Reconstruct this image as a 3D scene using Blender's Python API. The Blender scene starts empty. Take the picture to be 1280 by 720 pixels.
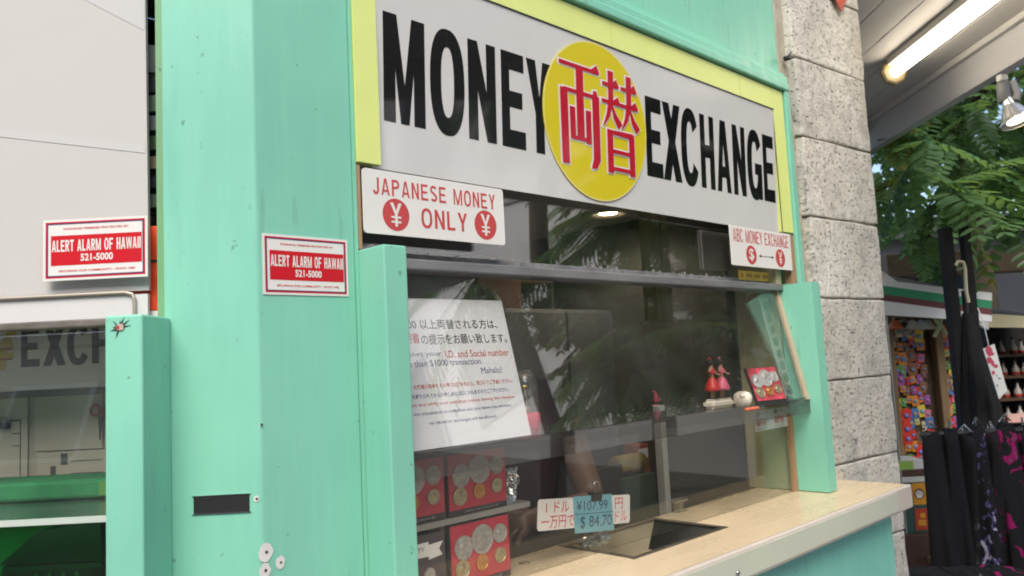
import bpy, bmesh, math, random
from mathutils import Matrix, Vector, noise

random.seed(7)
R = math.radians
sc = bpy.context.scene
COL = sc.collection

# ------------------------------------------------------------------ camera
FPX, EYE = 1000.0, 1.5
PITCH, ROLL = R(5.4), R(2.9)
CAM = Vector((0, 0, EYE))
cF = Vector((0, math.cos(PITCH), math.sin(PITCH)))
_r0 = Vector((1, 0, 0)); _u0 = Vector((0, -math.sin(PITCH), math.cos(PITCH)))
cR = _r0 * math.cos(ROLL) - _u0 * math.sin(ROLL)
cU = _r0 * math.sin(ROLL) + _u0 * math.cos(ROLL)
cam_data = bpy.data.cameras.new("camera")
cam = bpy.data.objects.new("camera", cam_data); COL.objects.link(cam)
cam.matrix_world = Matrix(((cR.x, cU.x, -cF.x, CAM.x), (cR.y, cU.y, -cF.y, CAM.y),
                           (cR.z, cU.z, -cF.z, CAM.z), (0, 0, 0, 1)))
cam_data.sensor_width = 36
cam_data.lens = 36 * FPX / 1280
cam_data.clip_start = 0.05
cam_data.clip_end = 500
cam_data.dof.use_dof = True
cam_data.dof.focus_distance = 1.75
cam_data.dof.aperture_fstop = 7.0
sc.camera = cam

# ------------------------------------------------------------------ sky, sun, exposure
SUN = Vector((-0.06, -0.80, 0.90)).normalized()
w = bpy.data.worlds.new("World"); sc.world = w; w.use_nodes = True
nt = w.node_tree
bg = nt.nodes["Background"]
sky = nt.nodes.new("ShaderNodeTexSky"); sky.sky_type = 'NISHITA'; sky.sun_disc = False
sky.sun_elevation = math.asin(SUN.z); sky.sun_rotation = math.atan2(SUN.x, SUN.y)
sky.air_density = 1.0; sky.dust_density = 2.5; sky.ozone_density = 1.0
nt.links.new(sky.outputs[0], bg.inputs[0]); bg.inputs[1].default_value = 0.11
sl = bpy.data.lights.new("sun", 'SUN'); sl.energy = 1.5; sl.angle = R(40); sl.color = (1, .96, .89)
so = bpy.data.objects.new("sun", sl); COL.objects.link(so)
so.rotation_euler = SUN.to_track_quat('Z', 'Y').to_euler()
sc.view_settings.view_transform = 'Standard'; sc.view_settings.look = 'None'
sc.view_settings.gamma = 1; sc.view_settings.use_curve_mapping = False
sc.view_settings.exposure = 1.18
sc.render.engine = 'CYCLES'
sc.cycles.use_denoising = True
sc.cycles.transparent_max_bounces = 24
sc.cycles.max_bounces = 10
sc.cycles.filter_width = 1.9

# ------------------------------------------------------------------ frames of the place
# facade frame: x runs along the exchange window, -y points out to the street, z up
FAZ = R(45.5)
dU = Vector((math.sin(FAZ), math.cos(FAZ), 0)); nV = Vector((math.cos(FAZ), -math.sin(FAZ), 0))
E0 = Vector((-0.41757, 1.30584, 0))
def frame(origin, xdir):
    xd = Vector(xdir).normalized(); yd = Vector((-xd.y, xd.x, 0))
    return Matrix(((xd.x, yd.x, 0, origin[0]), (xd.y, yd.y, 0, origin[1]), (0, 0, 1, origin[2]), (0, 0, 0, 1)))
FAC = frame(E0, dU)
LEFT = frame(E0, (1, 0, 0))
WLD = Matrix.Identity(4)

def ray(px, py):
    return cF + cR * ((px - 640) / FPX) - cU * ((py - 360) / FPX)
def fu(px, py, v=0.0):          # measured point on a plane parallel to the facade -> (u, z)
    r = ray(px, py); t = ((E0 + nV * v - CAM).dot(nV)) / r.dot(nV); P = CAM + r * t
    return (P - E0).dot(dU), P.z
def wp(px, py, Y):              # measured point on the plane y = Y
    r = ray(px, py); return CAM + r * (Y / r.y)

# ------------------------------------------------------------------ materials
def lin(c):
    return tuple(((x / 12.92) if x <= 0.04045 else ((x + 0.055) / 1.055) ** 2.4) for x in [v / 255 for v in c])
MATS = {}
def mat(name, col, rough=.5, metal=0., var=0., scale=8., bump=0., bscale=40., emit=0., coat=0., spec=.5, stretch=(1, 1, 1), trans=0.):
    """plain surface with soft uneven colour and a fine bump"""
    if name in MATS: return MATS[name]
    m = bpy.data.materials.new(name); m.use_nodes = True; MATS[name] = m
    t = m.node_tree; b = t.nodes["Principled BSDF"]
    b.inputs["Roughness"].default_value = rough; b.inputs["Metallic"].default_value = metal
    b.inputs["Specular IOR Level"].default_value = spec
    b.inputs["Coat Weight"].default_value = coat; b.inputs["Coat Roughness"].default_value = .05
    b.inputs["Base Color"].default_value = (*col, 1)
    if trans: b.inputs["Transmission Weight"].default_value = trans
    if emit:
        b.inputs["Emission Color"].default_value = (*col, 1); b.inputs["Emission Strength"].default_value = emit
    tc = mp = None
    if var or bump:
        tc = t.nodes.new("ShaderNodeTexCoord"); mp = t.nodes.new("ShaderNodeMapping")
        mp.inputs["Scale"].default_value = stretch
        t.links.new(tc.outputs["Object"], mp.inputs[0])
    if var:
        n = t.nodes.new("ShaderNodeTexNoise"); n.inputs["Scale"].default_value = scale; n.inputs["Detail"].default_value = 6
        n.inputs["Roughness"].default_value = .62
        r = t.nodes.new("ShaderNodeValToRGB")
        r.color_ramp.elements[0].position = .3; r.color_ramp.elements[1].position = .7
        r.color_ramp.elements[0].color = (*[c * (1 - var) for c in col], 1)
        r.color_ramp.elements[1].color = (*[min(1, c * (1 + var * .6)) for c in col], 1)
        t.links.new(mp.outputs[0], n.inputs[0]); t.links.new(n.outputs[0], r.inputs[0]); t.links.new(r.outputs[0], b.inputs["Base Color"])
        mr = t.nodes.new("ShaderNodeMapRange"); mr.inputs[3].default_value = max(.02, rough - .12 * (rough > .2)); mr.inputs[4].default_value = min(1, rough + .12 * (rough > .2))
        t.links.new(n.outputs[0], mr.inputs[0]); t.links.new(mr.outputs[0], b.inputs["Roughness"])
    if bump:
        n2 = t.nodes.new("ShaderNodeTexNoise"); n2.inputs["Scale"].default_value = bscale; n2.inputs["Detail"].default_value = 4
        bp = t.nodes.new("ShaderNodeBump"); bp.inputs["Strength"].default_value = bump; bp.inputs["Distance"].default_value = .01
        t.links.new(mp.outputs[0], n2.inputs[0]); t.links.new(n2.outputs[0], bp.inputs["Height"]); t.links.new(bp.outputs[0], b.inputs["Normal"])
    return m

def paint_mat(name, col, dark, rough=.42):
    """old brushed gloss paint: broad fading, vertical brush streaks, small chips and grime specks"""
    m = bpy.data.materials.new(name); m.use_nodes = True
    t = m.node_tree; b = t.nodes["Principled BSDF"]; N = t.nodes.new; L = t.links.new
    tc = N("ShaderNodeTexCoord")
    def noi(sc_, stretch, det=5):
        mp = N("ShaderNodeMapping"); mp.inputs["Scale"].default_value = stretch; L(tc.outputs["Object"], mp.inputs[0])
        n = N("ShaderNodeTexNoise"); n.inputs["Scale"].default_value = sc_; n.inputs["Detail"].default_value = det; L(mp.outputs[0], n.inputs[0]); return n.outputs[0]
    def mix(a, bcol, f):
        x = N("ShaderNodeMix"); x.data_type = 'RGBA'; L(f, x.inputs[0])
        if isinstance(a, tuple): x.inputs[6].default_value = (*a, 1)
        else: L(a, x.inputs[6])
        x.inputs[7].default_value = (*bcol, 1); return x.outputs[2]
    def rng(v, a, bb, lo, hi):
        r = N("ShaderNodeMapRange"); L(v, r.inputs[0]); r.inputs[1].default_value = a; r.inputs[2].default_value = bb; r.inputs[3].default_value = lo; r.inputs[4].default_value = hi; return r.outputs[0]
    c = mix(col, dark, rng(noi(2.6, (1, 1, .7)), .38, .68, 0, .9))
    c = mix(c, tuple(min(1, k * 1.22 + .02) for k in col), rng(noi(9, (5, 5, .5)), .5, .8, 0, .16))
    c = mix(c, (.06, .10, .08), rng(noi(55, (1, 1, 1), 2), .715, .76, 0, .5))
    c = mix(c, (.12, .2, .16), rng(noi(14, (2.5, 2.5, .35), 7), .64, .8, 0, .5))
    L(c, b.inputs["Base Color"])
    L(rng(noi(12, (3, 3, .5)), .3, .7, rough - .1, rough + .15), b.inputs["Roughness"])
    bp = N("ShaderNodeBump"); bp.inputs["Strength"].default_value = .09; bp.inputs["Distance"].default_value = .004
    L(noi(30, (4, 4, .35)), bp.inputs["Height"]); L(bp.outputs[0], b.inputs["Normal"])
    return m

def glass_mat(name, tint=(1, 1, 1), dirt=.0, f0=.065, dirtcol=(.55, .55, .52), low=None):
    """clear sheet: see-through with angle dependent mirror reflection, and a film of grime"""
    m = bpy.data.materials.new(name); m.use_nodes = True; MATS[name] = m
    t = m.node_tree; t.nodes.clear(); N = t.nodes.new; L = t.links.new
    out = N("ShaderNodeOutputMaterial"); tr = N("ShaderNodeBsdfTransparent"); tr.inputs[0].default_value = (*tint, 1)
    gl = N("ShaderNodeBsdfGlossy"); gl.inputs["Roughness"].default_value = .012
    lw = N("ShaderNodeLayerWeight"); lw.inputs[0].default_value = .5
    pw = N("ShaderNodeMath"); pw.operation = 'POWER'; L(lw.outputs["Facing"], pw.inputs[0]); pw.inputs[1].default_value = 5
    ml = N("ShaderNodeMath"); ml.operation = 'MULTIPLY_ADD'; L(pw.outputs[0], ml.inputs[0]); ml.inputs[1].default_value = 1 - f0; ml.inputs[2].default_value = f0
    mx = N("ShaderNodeMixShader"); L(ml.outputs[0], mx.inputs[0]); L(tr.outputs[0], mx.inputs[1]); L(gl.outputs[0], mx.inputs[2])
    res = mx.outputs[0]
    if dirt:
        df = N("ShaderNodeBsdfDiffuse"); df.inputs[0].default_value = (*dirtcol, 1)
        tc = N("ShaderNodeTexCoord"); n = N("ShaderNodeTexNoise"); n.inputs["Scale"].default_value = 7; n.inputs["Detail"].default_value = 8
        L(tc.outputs["Object"], n.inputs[0])
        r = N("ShaderNodeMapRange"); r.inputs[1].default_value = .35; r.inputs[2].default_value = .8; r.inputs[3].default_value = dirt * .25; r.inputs[4].default_value = dirt * 1.6
        L(n.outputs[0], r.inputs[0]); m2 = N("ShaderNodeMixShader"); L(r.outputs[0], m2.inputs[0]); L(res, m2.inputs[1]); L(df.outputs[0], m2.inputs[2]); res = m2.outputs[0]
    L(res, out.inputs[0]); return m

def stone_mat():
    m = bpy.data.materials.new("coral_stone"); m.use_nodes = True; t = m.node_tree; b = t.nodes["Principled BSDF"]; N = t.nodes.new; L = t.links.new
    tc = N("ShaderNodeTexCoord")
    def noi(s, d=5, st=(1, 1, 1)):
        mp = N("ShaderNodeMapping"); mp.inputs["Scale"].default_value = st; L(tc.outputs["Object"], mp.inputs[0])
        n = N("ShaderNodeTexNoise"); n.inputs["Scale"].default_value = s; n.inputs["Detail"].default_value = d; n.inputs["Roughness"].default_value = .6; L(mp.outputs[0], n.inputs[0]); return n.outputs[0]
    def rng(v, a, bb, lo, hi):
        r = N("ShaderNodeMapRange"); L(v, r.inputs[0]); r.inputs[1].default_value = a; r.inputs[2].default_value = bb; r.inputs[3].default_value = lo; r.inputs[4].default_value = hi; return r.outputs[0]
    def mix(a, bcol, f):
        x = N("ShaderNodeMix"); x.data_type = 'RGBA'; L(f, x.inputs[0])
        if isinstance(a, tuple): x.inputs[6].default_value = (*a, 1)
        else: L(a, x.inputs[6])
        x.inputs[7].default_value = (*bcol, 1); return x.outputs[2]
    c = mix((.46, .43, .36), (.64, .60, .52), rng(noi(5), .35, .65, 0, 1))
    c = mix(c, (.30, .29, .27), rng(noi(24, 6), .5, .68, 0, .75))
    c = mix(c, (.55, .47, .34), rng(noi(2.2, 3), .5, .7, 0, .5))
    c = mix(c, (.24, .23, .21), rng(noi(11, 7), .54, .70, 0, .5))
    oi = N("ShaderNodeObjectInfo"); hv = N("ShaderNodeHueSaturation"); L(c, hv.inputs["Color"]); L(rng(oi.outputs["Random"], 0, 1, .80, 1.10), hv.inputs["Value"]); hv.inputs["Saturation"].default_value = .8; c = hv.outputs[0]
    # pits: elongated dark holes clustered by a coarse mask
    mk = rng(noi(9, 3), .36, .54, .3, 1)
    pit = rng(noi(64, 4, (1, 1, 1.5)), .59, .66, 0, .95)
    mm = N("ShaderNodeMath"); mm.operation = 'MULTIPLY'; L(mk, mm.inputs[0]); L(pit, mm.inputs[1])
    c = mix(c, (.085, .08, .072), mm.outputs[0])
    L(c, b.inputs["Base Color"]); b.inputs["Roughness"].default_value = .9
    hs = N("ShaderNodeMath"); hs.operation = 'MULTIPLY_ADD'; L(mm.outputs[0], hs.inputs[0]); hs.inputs[1].default_value = -1.2; L(noi(45, 6), hs.inputs[2])
    bp = N("ShaderNodeBump"); bp.inputs["Strength"].default_value = .8; bp.inputs["Distance"].default_value = .008
    L(hs.outputs[0], bp.inputs["Height"]); L(bp.outputs[0], b.inputs["Normal"]); return m

def leaf_mat(name, col):
    """leaf skin that also lets light through"""
    m = bpy.data.materials.new(name); m.use_nodes = True; t = m.node_tree; b = t.nodes["Principled BSDF"]
    b.inputs["Base Color"].default_value = (*col, 1); b.inputs["Roughness"].default_value = .42; b.inputs["Specular IOR Level"].default_value = .4
    tr = t.nodes.new("ShaderNodeBsdfTranslucent"); tr.inputs[0].default_value = (col[0] * 1.5, col[1] * 1.35, col[2] * .7, 1)
    mx = t.nodes.new("ShaderNodeMixShader"); mx.inputs[0].default_value = .5
    t.links.new(b.outputs[0], mx.inputs[1]); t.links.new(tr.outputs[0], mx.inputs[2]); t.links.new(mx.outputs[0], t.nodes["Material Output"].inputs[0]); return m

# ------------------------------------------------------------------ mesh builder
class MB:
    def __init__(self):
        self.v = []; self.f = []; self.mi = []; self.sm = []; self.mats = []; self.M = Matrix.Identity(4)
    def _m(self, m):
        if m not in self.mats: self.mats.append(m)
        return self.mats.index(m)
    def add(self, vs, fs, m, smooth=False):
        o = len(self.v); k = self._m(m)
        self.v += [self.M @ Vector(p) for p in vs]
        for f in fs:
            self.f.append([o + i for i in f]); self.mi.append(k); self.sm.append(smooth)
        return self
    def box(self, x0, x1, y0, y1, z0, z1, m, bev=0., seg=2):
        x0, x1 = sorted((x0, x1)); y0, y1 = sorted((y0, y1)); z0, z1 = sorted((z0, z1))
        if not bev:
            vs = [(x, y, z) for x in (x0, x1) for y in (y0, y1) for z in (z0, z1)]
            return self.add(vs, [(0, 1, 3, 2), (4, 6, 7, 5), (0, 4, 5, 1), (2, 3, 7, 6), (0, 2, 6, 4), (1, 5, 7, 3)], m)
        bm = bmesh.new(); bmesh.ops.create_cube(bm, size=1)
        for q in bm.verts: q.co = Vector(((x0 + x1) / 2 + q.co.x * (x1 - x0), (y0 + y1) / 2 + q.co.y * (y1 - y0), (z0 + z1) / 2 + q.co.z * (z1 - z0)))
        bmesh.ops.bevel(bm, geom=bm.edges[:], offset=min(bev, .45 * min(x1 - x0, y1 - y0, z1 - z0)), segments=seg, affect='EDGES', profile=.5)
        return self.bm(bm, m)
    def bm(self, bm, m, smooth=False):
        bm.verts.index_update()
        self.add([q.co[:] for q in bm.verts], [[q.index for q in f.verts] for f in bm.faces], m, smooth); bm.free(); return self
    def prism(self, pts, y0, y1, m, side=None):
        """outline in (x, z) pushed from y0 (front) to y1"""
        n = len(pts); vs = [(p[0], y0, p[1]) for p in pts] + [(p[0], y1, p[1]) for p in pts]
        self.add(vs, [list(range(n)), list(range(2 * n - 1, n - 1, -1))], m)
        return self.add(vs, [(i, (i + 1) % n, n + (i + 1) % n, n + i) for i in range(n)], side or m)
    def prismz(self, pts, z0, z1, m):
        n = len(pts); vs = [(p[0], p[1], z0) for p in pts] + [(p[0], p[1], z1) for p in pts]
        return self.add(vs, [list(range(n - 1, -1, -1)), list(range(n, 2 * n))] + [(i, (i + 1) % n, n + (i + 1) % n, n + i) for i in range(n)], m)
    def hexa(self, a, b, m):
        """solid between quad a and quad b (4 points each)"""
        return self.add(list(a) + list(b), [(3, 2, 1, 0), (4, 5, 6, 7)] + [(i, (i + 1) % 4, 4 + (i + 1) % 4, 4 + i) for i in range(4)], m)
    def tube(self, path, r, m, seg=8, caps=True):
        P = [Vector(p) for p in path]; rs = r if isinstance(r, (list, tuple)) else [r] * len(P)
        vs = []; up = None
        for i, p in enumerate(P):
            t = (P[min(i + 1, len(P) - 1)] - P[max(i - 1, 0)]).normalized()
            if up is None: up = t.orthogonal().normalized()
            up = (up - t * up.dot(t)).normalized(); s = t.cross(up)
            vs += [p + (up * math.cos(a) + s * math.sin(a)) * rs[i] for a in [2 * math.pi * k / seg for k in range(seg)]]
        fs = [(i * seg + k, i * seg + (k + 1) % seg, (i + 1) * seg + (k + 1) % seg, (i + 1) * seg + k) for i in range(len(P) - 1) for k in range(seg)]
        self.add(vs, fs, m, True)
        if caps: self.add(vs[:seg], [list(range(seg - 1, -1, -1))], m); self.add(vs[-seg:], [list(range(seg))], m)
        return self
    def lathe(self, prof, c, m, seg=20, axis=None, smooth=True):
        T = Matrix.Translation(Vector(c))
        if axis is not None: T = T @ Vector(axis).to_track_quat('Z', 'Y').to_matrix().to_4x4()
        vs = [T @ Vector((r * math.cos(2 * math.pi * k / seg), r * math.sin(2 * math.pi * k / seg), z)) for r, z in prof for k in range(seg)]
        fs = [(i * seg + k, i * seg + (k + 1) % seg, (i + 1) * seg + (k + 1) % seg, (i + 1) * seg + k) for i in range(len(prof) - 1) for k in range(seg)]
        return self.add(vs, fs, m, smooth)
    def poly(self, pts, y, m):
        """flat face in the (x, z) plane at depth y"""
        return self.add([(p[0], y, p[1]) for p in pts], [list(range(len(pts)))], m)
    def rect(self, x0, x1, z0, z1, y, m): return self.poly([(x0, z0), (x1, z0), (x1, z1), (x0, z1)], y, m)
    def disc(self, cx, cz, rx, rz, y, m, n=36):
        return self.poly([(cx + rx * math.cos(2 * math.pi * k / n), cz + rz * math.sin(2 * math.pi * k / n)) for k in range(n)], y, m)
    def ring(self, cx, cz, r0, r1, y, m, n=36):
        vs = []
        for k in range(n):
            a = 2 * math.pi * k / n
            vs += [(cx + r0 * math.cos(a), y, cz + r0 * math.sin(a)), (cx + r1 * math.cos(a), y, cz + r1 * math.sin(a))]
        return self.add(vs, [(2 * k, 2 * k + 1, (2 * k + 3) % (2 * n), (2 * k + 2) % (2 * n)) for k in range(n)], m)
    def text(self, s, x0, x1, z0, z1, y, m, bold=0., keep=False):
        """lettering fitted into the box x0..x1, z0..z1 on the plane y"""
        vs, fs = text_mesh(s, bold)
        xa = min(p[0] for p in vs); xb = max(p[0] for p in vs); za = min(p[1] for p in vs); zb = max(p[1] for p in vs)
        sx = (x1 - x0) / max(xb - xa, 1e-6); sz = (z1 - z0) / max(zb - za, 1e-6)
        if keep: sx = sz = min(sx, sz)
        return self.add([(x0 + (p[0] - xa) * sx, y, z0 + (p[1] - za) * sz) for p in vs], fs, m)
    def mesh(self, name, off=None):
        me = bpy.data.meshes.new(name)
        o = off or Vector((0, 0, 0))
        me.from_pydata([p - o for p in self.v], [], self.f)
        for m in self.mats: me.materials.append(m)
        me.polygons.foreach_set("material_index", self.mi); me.polygons.foreach_set("use_smooth", self.sm)
        me.update(); return me

_TX = {}
def text_mesh(s, bold):
    k = (s, bold)
    if k not in _TX:
        c = bpy.data.curves.new("lettering", 'FONT'); c.body = s; c.offset = bold; c.resolution_u = 3
        o = bpy.data.objects.new("lettering", c); COL.objects.link(o)
        me = bpy.data.meshes.new_from_object(o.evaluated_get(bpy.context.evaluated_depsgraph_get()))
        _TX[k] = ([tuple(q.co) for q in me.vertices], [list(f.vertices) for f in me.polygons])
        bpy.data.objects.remove(o); bpy.data.curves.remove(c); bpy.data.meshes.remove(me)
    return _TX[k]

# ------------------------------------------------------------------ things and parts
class Thing:
    def __init__(self, name, label, cat, fr=WLD, base=(0, 0, 0), group=None):
        self.b = Vector(base); self.o = bpy.data.objects.new(name, None); COL.objects.link(self.o)
        self.o.matrix_world = fr @ Matrix.Translation(self.b); self.o.empty_display_size = .05
        tag(self.o, label, cat, group)
    def part(self, name, mb, over=None, label=None, kind=None):
        o = bpy.data.objects.new(name, mb.mesh(name, self.b)); COL.objects.link(o); o.parent = over or self.o
        if label: o["label"] = label
        if kind: o["kind"] = kind
        return o
def tag(o, label=None, cat=None, group=None, kind=None):
    if label: o["label"] = label
    if cat: o["category"] = cat
    if group: o["group"] = group
    if kind: o["kind"] = kind
    return o
def single(name, mb, label, cat, fr=WLD, base=(0, 0, 0), group=None):
    o = bpy.data.objects.new(name, mb.mesh(name, Vector(base))); COL.objects.link(o)
    o.matrix_world = fr @ Matrix.Translation(Vector(base)); return tag(o, label, cat, group)
def struct(name, mb, kind="structure", label=None):
    o = bpy.data.objects.new(name, mb.mesh(name)); COL.objects.link(o); tag(o, label, None, None, kind); return o
def clone(o, M, label=None):
    """a copy of a thing, its parts and their sub-parts"""
    c = o.copy(); COL.objects.link(c); c.matrix_world = M
    if label: c["label"] = label
    for ch in o.children:
        k = ch.copy(); COL.objects.link(k); k.parent = c
        for g in ch.children:
            s = g.copy(); COL.objects.link(s); s.parent = k
    return c
def skin(verts, edges, radii, sub=2):
    """one continuous body grown round a skeleton"""
    me = bpy.data.meshes.new("skeleton"); me.from_pydata(verts, edges, []); o = bpy.data.objects.new("skeleton", me); COL.objects.link(o)
    o.modifiers.new("skin", 'SKIN'); o.modifiers["skin"].use_smooth_shade = True
    for i, r in enumerate(radii):
        rr = r if isinstance(r, tuple) else (r, r)
        me.skin_vertices[0].data[i].radius = rr; me.skin_vertices[0].data[i].use_root = (i == 0)
    s = o.modifiers.new("sub", 'SUBSURF'); s.levels = s.render_levels = sub
    me2 = bpy.data.meshes.new_from_object(o.evaluated_get(bpy.context.evaluated_depsgraph_get()))
    r = ([tuple(q.co) for q in me2.vertices], [list(f.vertices) for f in me2.polygons])
    bpy.data.objects.remove(o); bpy.data.meshes.remove(me); bpy.data.meshes.remove(me2); return r

# ------------------------------------------------------------------ palette
TEAL = paint_mat("mint_paint", (.235, .60, .44), (.185, .49, .37))
TEAL2 = paint_mat("teal_panel_paint", (.22, .58, .48), (.17, .50, .42))
WHITE = mat("white_paint", (.78, .78, .75), .5, var=.06)
SIGNW = mat("sign_acrylic", (.62, .615, .595), .05, var=.05, scale=3, coat=.25)
YELB = mat("fluorescent_yellow", (.70, .78, .25), .45, var=.05, scale=5)
YDISC = mat("disc_yellow", (.64, .535, .025), .06, coat=.1)
INK = mat("black_ink", (.010, .010, .011), .05, coat=.1)
RED = mat("red_ink", (.60, .03, .05), .35)
REDG = mat("kanji_red", (.46, .014, .035), .1, coat=.1)
WHITEG = mat("outline_white", (.80, .74, .68), .1, coat=.3)
PAPER = mat("paper_white", (.76, .75, .73), .6, var=.03, scale=3)
CARD = mat("plastic_card_white", (.74, .72, .68), .4, var=.03, scale=5)
DARK = mat("dark_metal", (.02, .02, .02), .45)
BLK = mat("black_cloth", (.007, .007, .008), .85, var=.3, scale=6, bump=.2, bscale=60)
STEEL = mat("steel", (.55, .54, .52), .22, 1., var=.12, scale=30)
ALU = mat("aluminium", (.50, .50, .49), .38, .8, var=.12, scale=20, stretch=(.2, 1, 1))
LAM = mat("cream_laminate", (.68, .54, .35), .28, var=.06, scale=3, stretch=(1, 4, 1))
FASCIA = mat("pale_counter_edge", (.55, .57, .46), .35, var=.06, scale=4)
TANW = mat("bare_wood", (.38, .24, .13), .7, var=.25, scale=14, stretch=(1, 1, .2))
GLASS = glass_mat("clear_glass", dirt=.022, f0=.13)
GLASSU = glass_mat("upper_glass", dirt=.02, f0=.16)
GLASSL = glass_mat("lower_glass", dirt=.010, tint=(.97, .97, .96), f0=.042)
SMOKE = glass_mat("smoky_acrylic", tint=(.80, .80, .78), dirt=.10, dirtcol=(.22, .22, .22))
STONE = stone_mat()
MORTAR = mat("mortar", (.40, .36, .28), .9, var=.2, scale=20, bump=.4)
SKIN = mat("skin", (.15, .075, .042), .5, var=.08)
HAIR = mat("black_hair", (.01, .008, .007), .5)
# =================================================================== GROUND
ASPH = mat("paving", (.20, .19, .175), .85, var=.25, scale=3, bump=.3, bscale=30)
g = MB(); g.box(-120, 120, -120, 120, -.2, 0, ASPH); struct("ground", g)

# =================================================================== THE BOOTH
booth = Thing("exchange_booth", "mint green money exchange booth with a chamfered corner post and two service windows", "booth", FAC, (0, 0, 0))
S_, C_ = math.sin(FAZ), math.cos(FAZ)
def L2F(s, wv, z=0):            # point of the left frame (s to the left, wv inwards) in facade coordinates
    return (-S_ * s + C_ * wv, C_ * s + S_ * wv, z)
a = L2F(.153, 0); b_ = L2F(.153, .16)
m = MB(); m.prismz([(a[0], a[1]), (-.0035, .0035), (0, .001), (.0035, 0), (.188, 0), (.19, .002), (.19, .16), (b_[0], b_[1])], 0, 3.2, TEAL)
post = booth.part("corner_post", m)
m = MB(); p0 = L2F(.1705, .014); p1 = L2F(.1535, .014); p2 = L2F(.1535, .12); p3 = L2F(.1705, .12)
m.prismz([p0[:2], p1[:2], p2[:2], p3[:2]], .9, 3.2, paint_mat("olive_trim", (.20, .40, .20), (.16, .34, .18))); booth.part("post_trim", m, post)  # recessed trim, darker olive green than the post
m = MB(); m.box(.1905, .1965, -.003, .12, 1.06, 2.37, TEAL); booth.part("post_trim", m, post)
# mail slot and patched screw holes in the post (left face)
def on_left(mb): mb.M = FAC.inverted() @ LEFT; return mb
m = on_left(MB()); m.box(-.109, -.0195, -.0012, .002, 1.2865, 1.3135, DARK)
m.box(-.111, -.0175, -.0022, .001, 1.3135, 1.3150, STEEL); m.box(-.111, -.0175, -.0022, .001, 1.2850, 1.2865, STEEL)
booth.part("mail_slot", m, post)
FILL = mat("white_filler", (.70, .66, .64), .8, var=.1, scale=30)
def blob(mb, cx, cz, r, y, mt, sq=1.25, n=14, seed=0):
    rr = random.Random(seed); mb.poly([(cx + r * (.85 + .3 * rr.random()) * math.cos(k * 6.283 / n), cz + sq * r * (.85 + .3 * rr.random()) * math.sin(k * 6.283 / n)) for k in range(n)], y, mt)
for i, (px, py, r, hr) in enumerate([(332, 690, .012, .0025), (350, 703, .0085, .002), (331, 713, .0095, .0025), (321, 624, .0042, .0022), (326, 531, .002, .0022)]):
    m = MB()
    if px <= 322:
        u, z = fu(px, py); m = on_left(MB()); x = -.008
    else:
        x, z = fu(px, py)
    blob(m, x, z, r, -.0012, FILL, seed=i); blob(m, x + .0008, z, hr, -.0018, DARK, 1, 10, i); booth.part("filler_patch", m, post)

# header and mouldings over the sign
m = MB(); m.box(.19, 1.99, .012, .07, 2.42, 3.2, TEAL); booth.part("header_panel", m)
m = MB(); m.box(.19, 1.935, -.020, .05, 2.372, 2.398, TEAL, .004); m.box(.19, 1.95, -.010, .05, 2.3985, 2.428, TEAL, .005); m.box(.19, 1.96, .004, .05, 2.4285, 2.445, TEAL, .003)
booth.part("header_moulding", m)
m = MB(); m.box(1.9065, 1.940, -.016, .06, 1.065, 2.3715, TEAL, .003); m.box(1.9405, 1.985, .004, .06, 1.065, 2.398, TEAL, .003); booth.part("window_jamb", m)
for wa_ in ((1.868, 1.904, 1.712), (.1975, .2045, 1.722)): m = MB(); m.box(wa_[0], wa_[1], -.004, .02, wa_[2], 1.879, TANW); booth.part("wood_stop", m)
# glazing of the exchange window
m = MB(); m.box(.2, 1.9, .040, .045, 1.70, 1.905, GLASSU); booth.part("upper_glass", m)
GREYP = mat("worn_grey_metal", (.22, .22, .22), .4, .3, var=.3, scale=18, stretch=(.3, 1, 1))
m = MB(); m.box(.2475, 1.866, -.014, .048, 1.688, 1.709, GREYP, .003); m.box(.2475, 1.866, .0365, .0395, 1.7095, 1.727, mat("sealant", (.20, .20, .20), .7, var=.5, scale=30)); booth.part("window_channel", m)
RES = mat("glass_residue", (.26, .26, .25), .8, var=.3, scale=60); rz = random.Random(17); m = MB()
for k in range(95):
    uu = .30 + 1.5 * (k + rz.random()) / 95
    if rz.random() < .25: continue
    blob(m, uu, 1.7255 + rz.uniform(-.005, .006) + .006 * noise.noise(Vector((uu * 6, 0, 3))), rz.uniform(.0015, .007), .0393 - .00002 * (k % 9), RES, rz.uniform(.3, .8), 9, k)
booth.part("tape_residue", m, kind="stuff")
def slab(mb, x0, x1, ya, za, yb, zb, th, mt):
    d = Vector((yb - ya, zb - za)).normalized(); nx, nz = d.y * th, -d.x * th
    mb.hexa([(x0, ya, za), (x1, ya, za), (x1, ya - nx, za - nz), (x0, ya - nx, za - nz)], [(x0, yb, zb), (x1, yb, zb), (x1, yb - nx, zb - nz), (x0, yb - nx, zb - nz)], mt)
m = MB(); slab(m, .25, 1.765, .004, 1.688, -.066, 1.352, .005, GLASS); booth.part("sloping_glass", m)
m = MB(); slab(m, 1.7655, 1.784, .0, 1.688, -.072, 1.345, .012, mat("tan_edge", (.50, .40, .28), .6, var=.15)); m.box(1.7715, 1.784, -.010, .008, 1.061, 1.30, TANW); booth.part("glazing_bead", m)
m = MB(); m.box(.25, 1.765, -.004, .001, 1.061, 1.338, GLASSL); booth.part("lower_glass", m)
m = MB(); m.box(.25, 1.784, -.0635, .13, 1.340, 1.3465, SMOKE); m.box(.25, 1.784, -.0705, -.064, 1.303, 1.351, SMOKE)
booth.part("display_shelf", m)
m = MB(); m.box(.197, .247, -.080, .0, 1.0625, 1.72, TEAL, .003); sb = booth.part("side_board", m)
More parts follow.
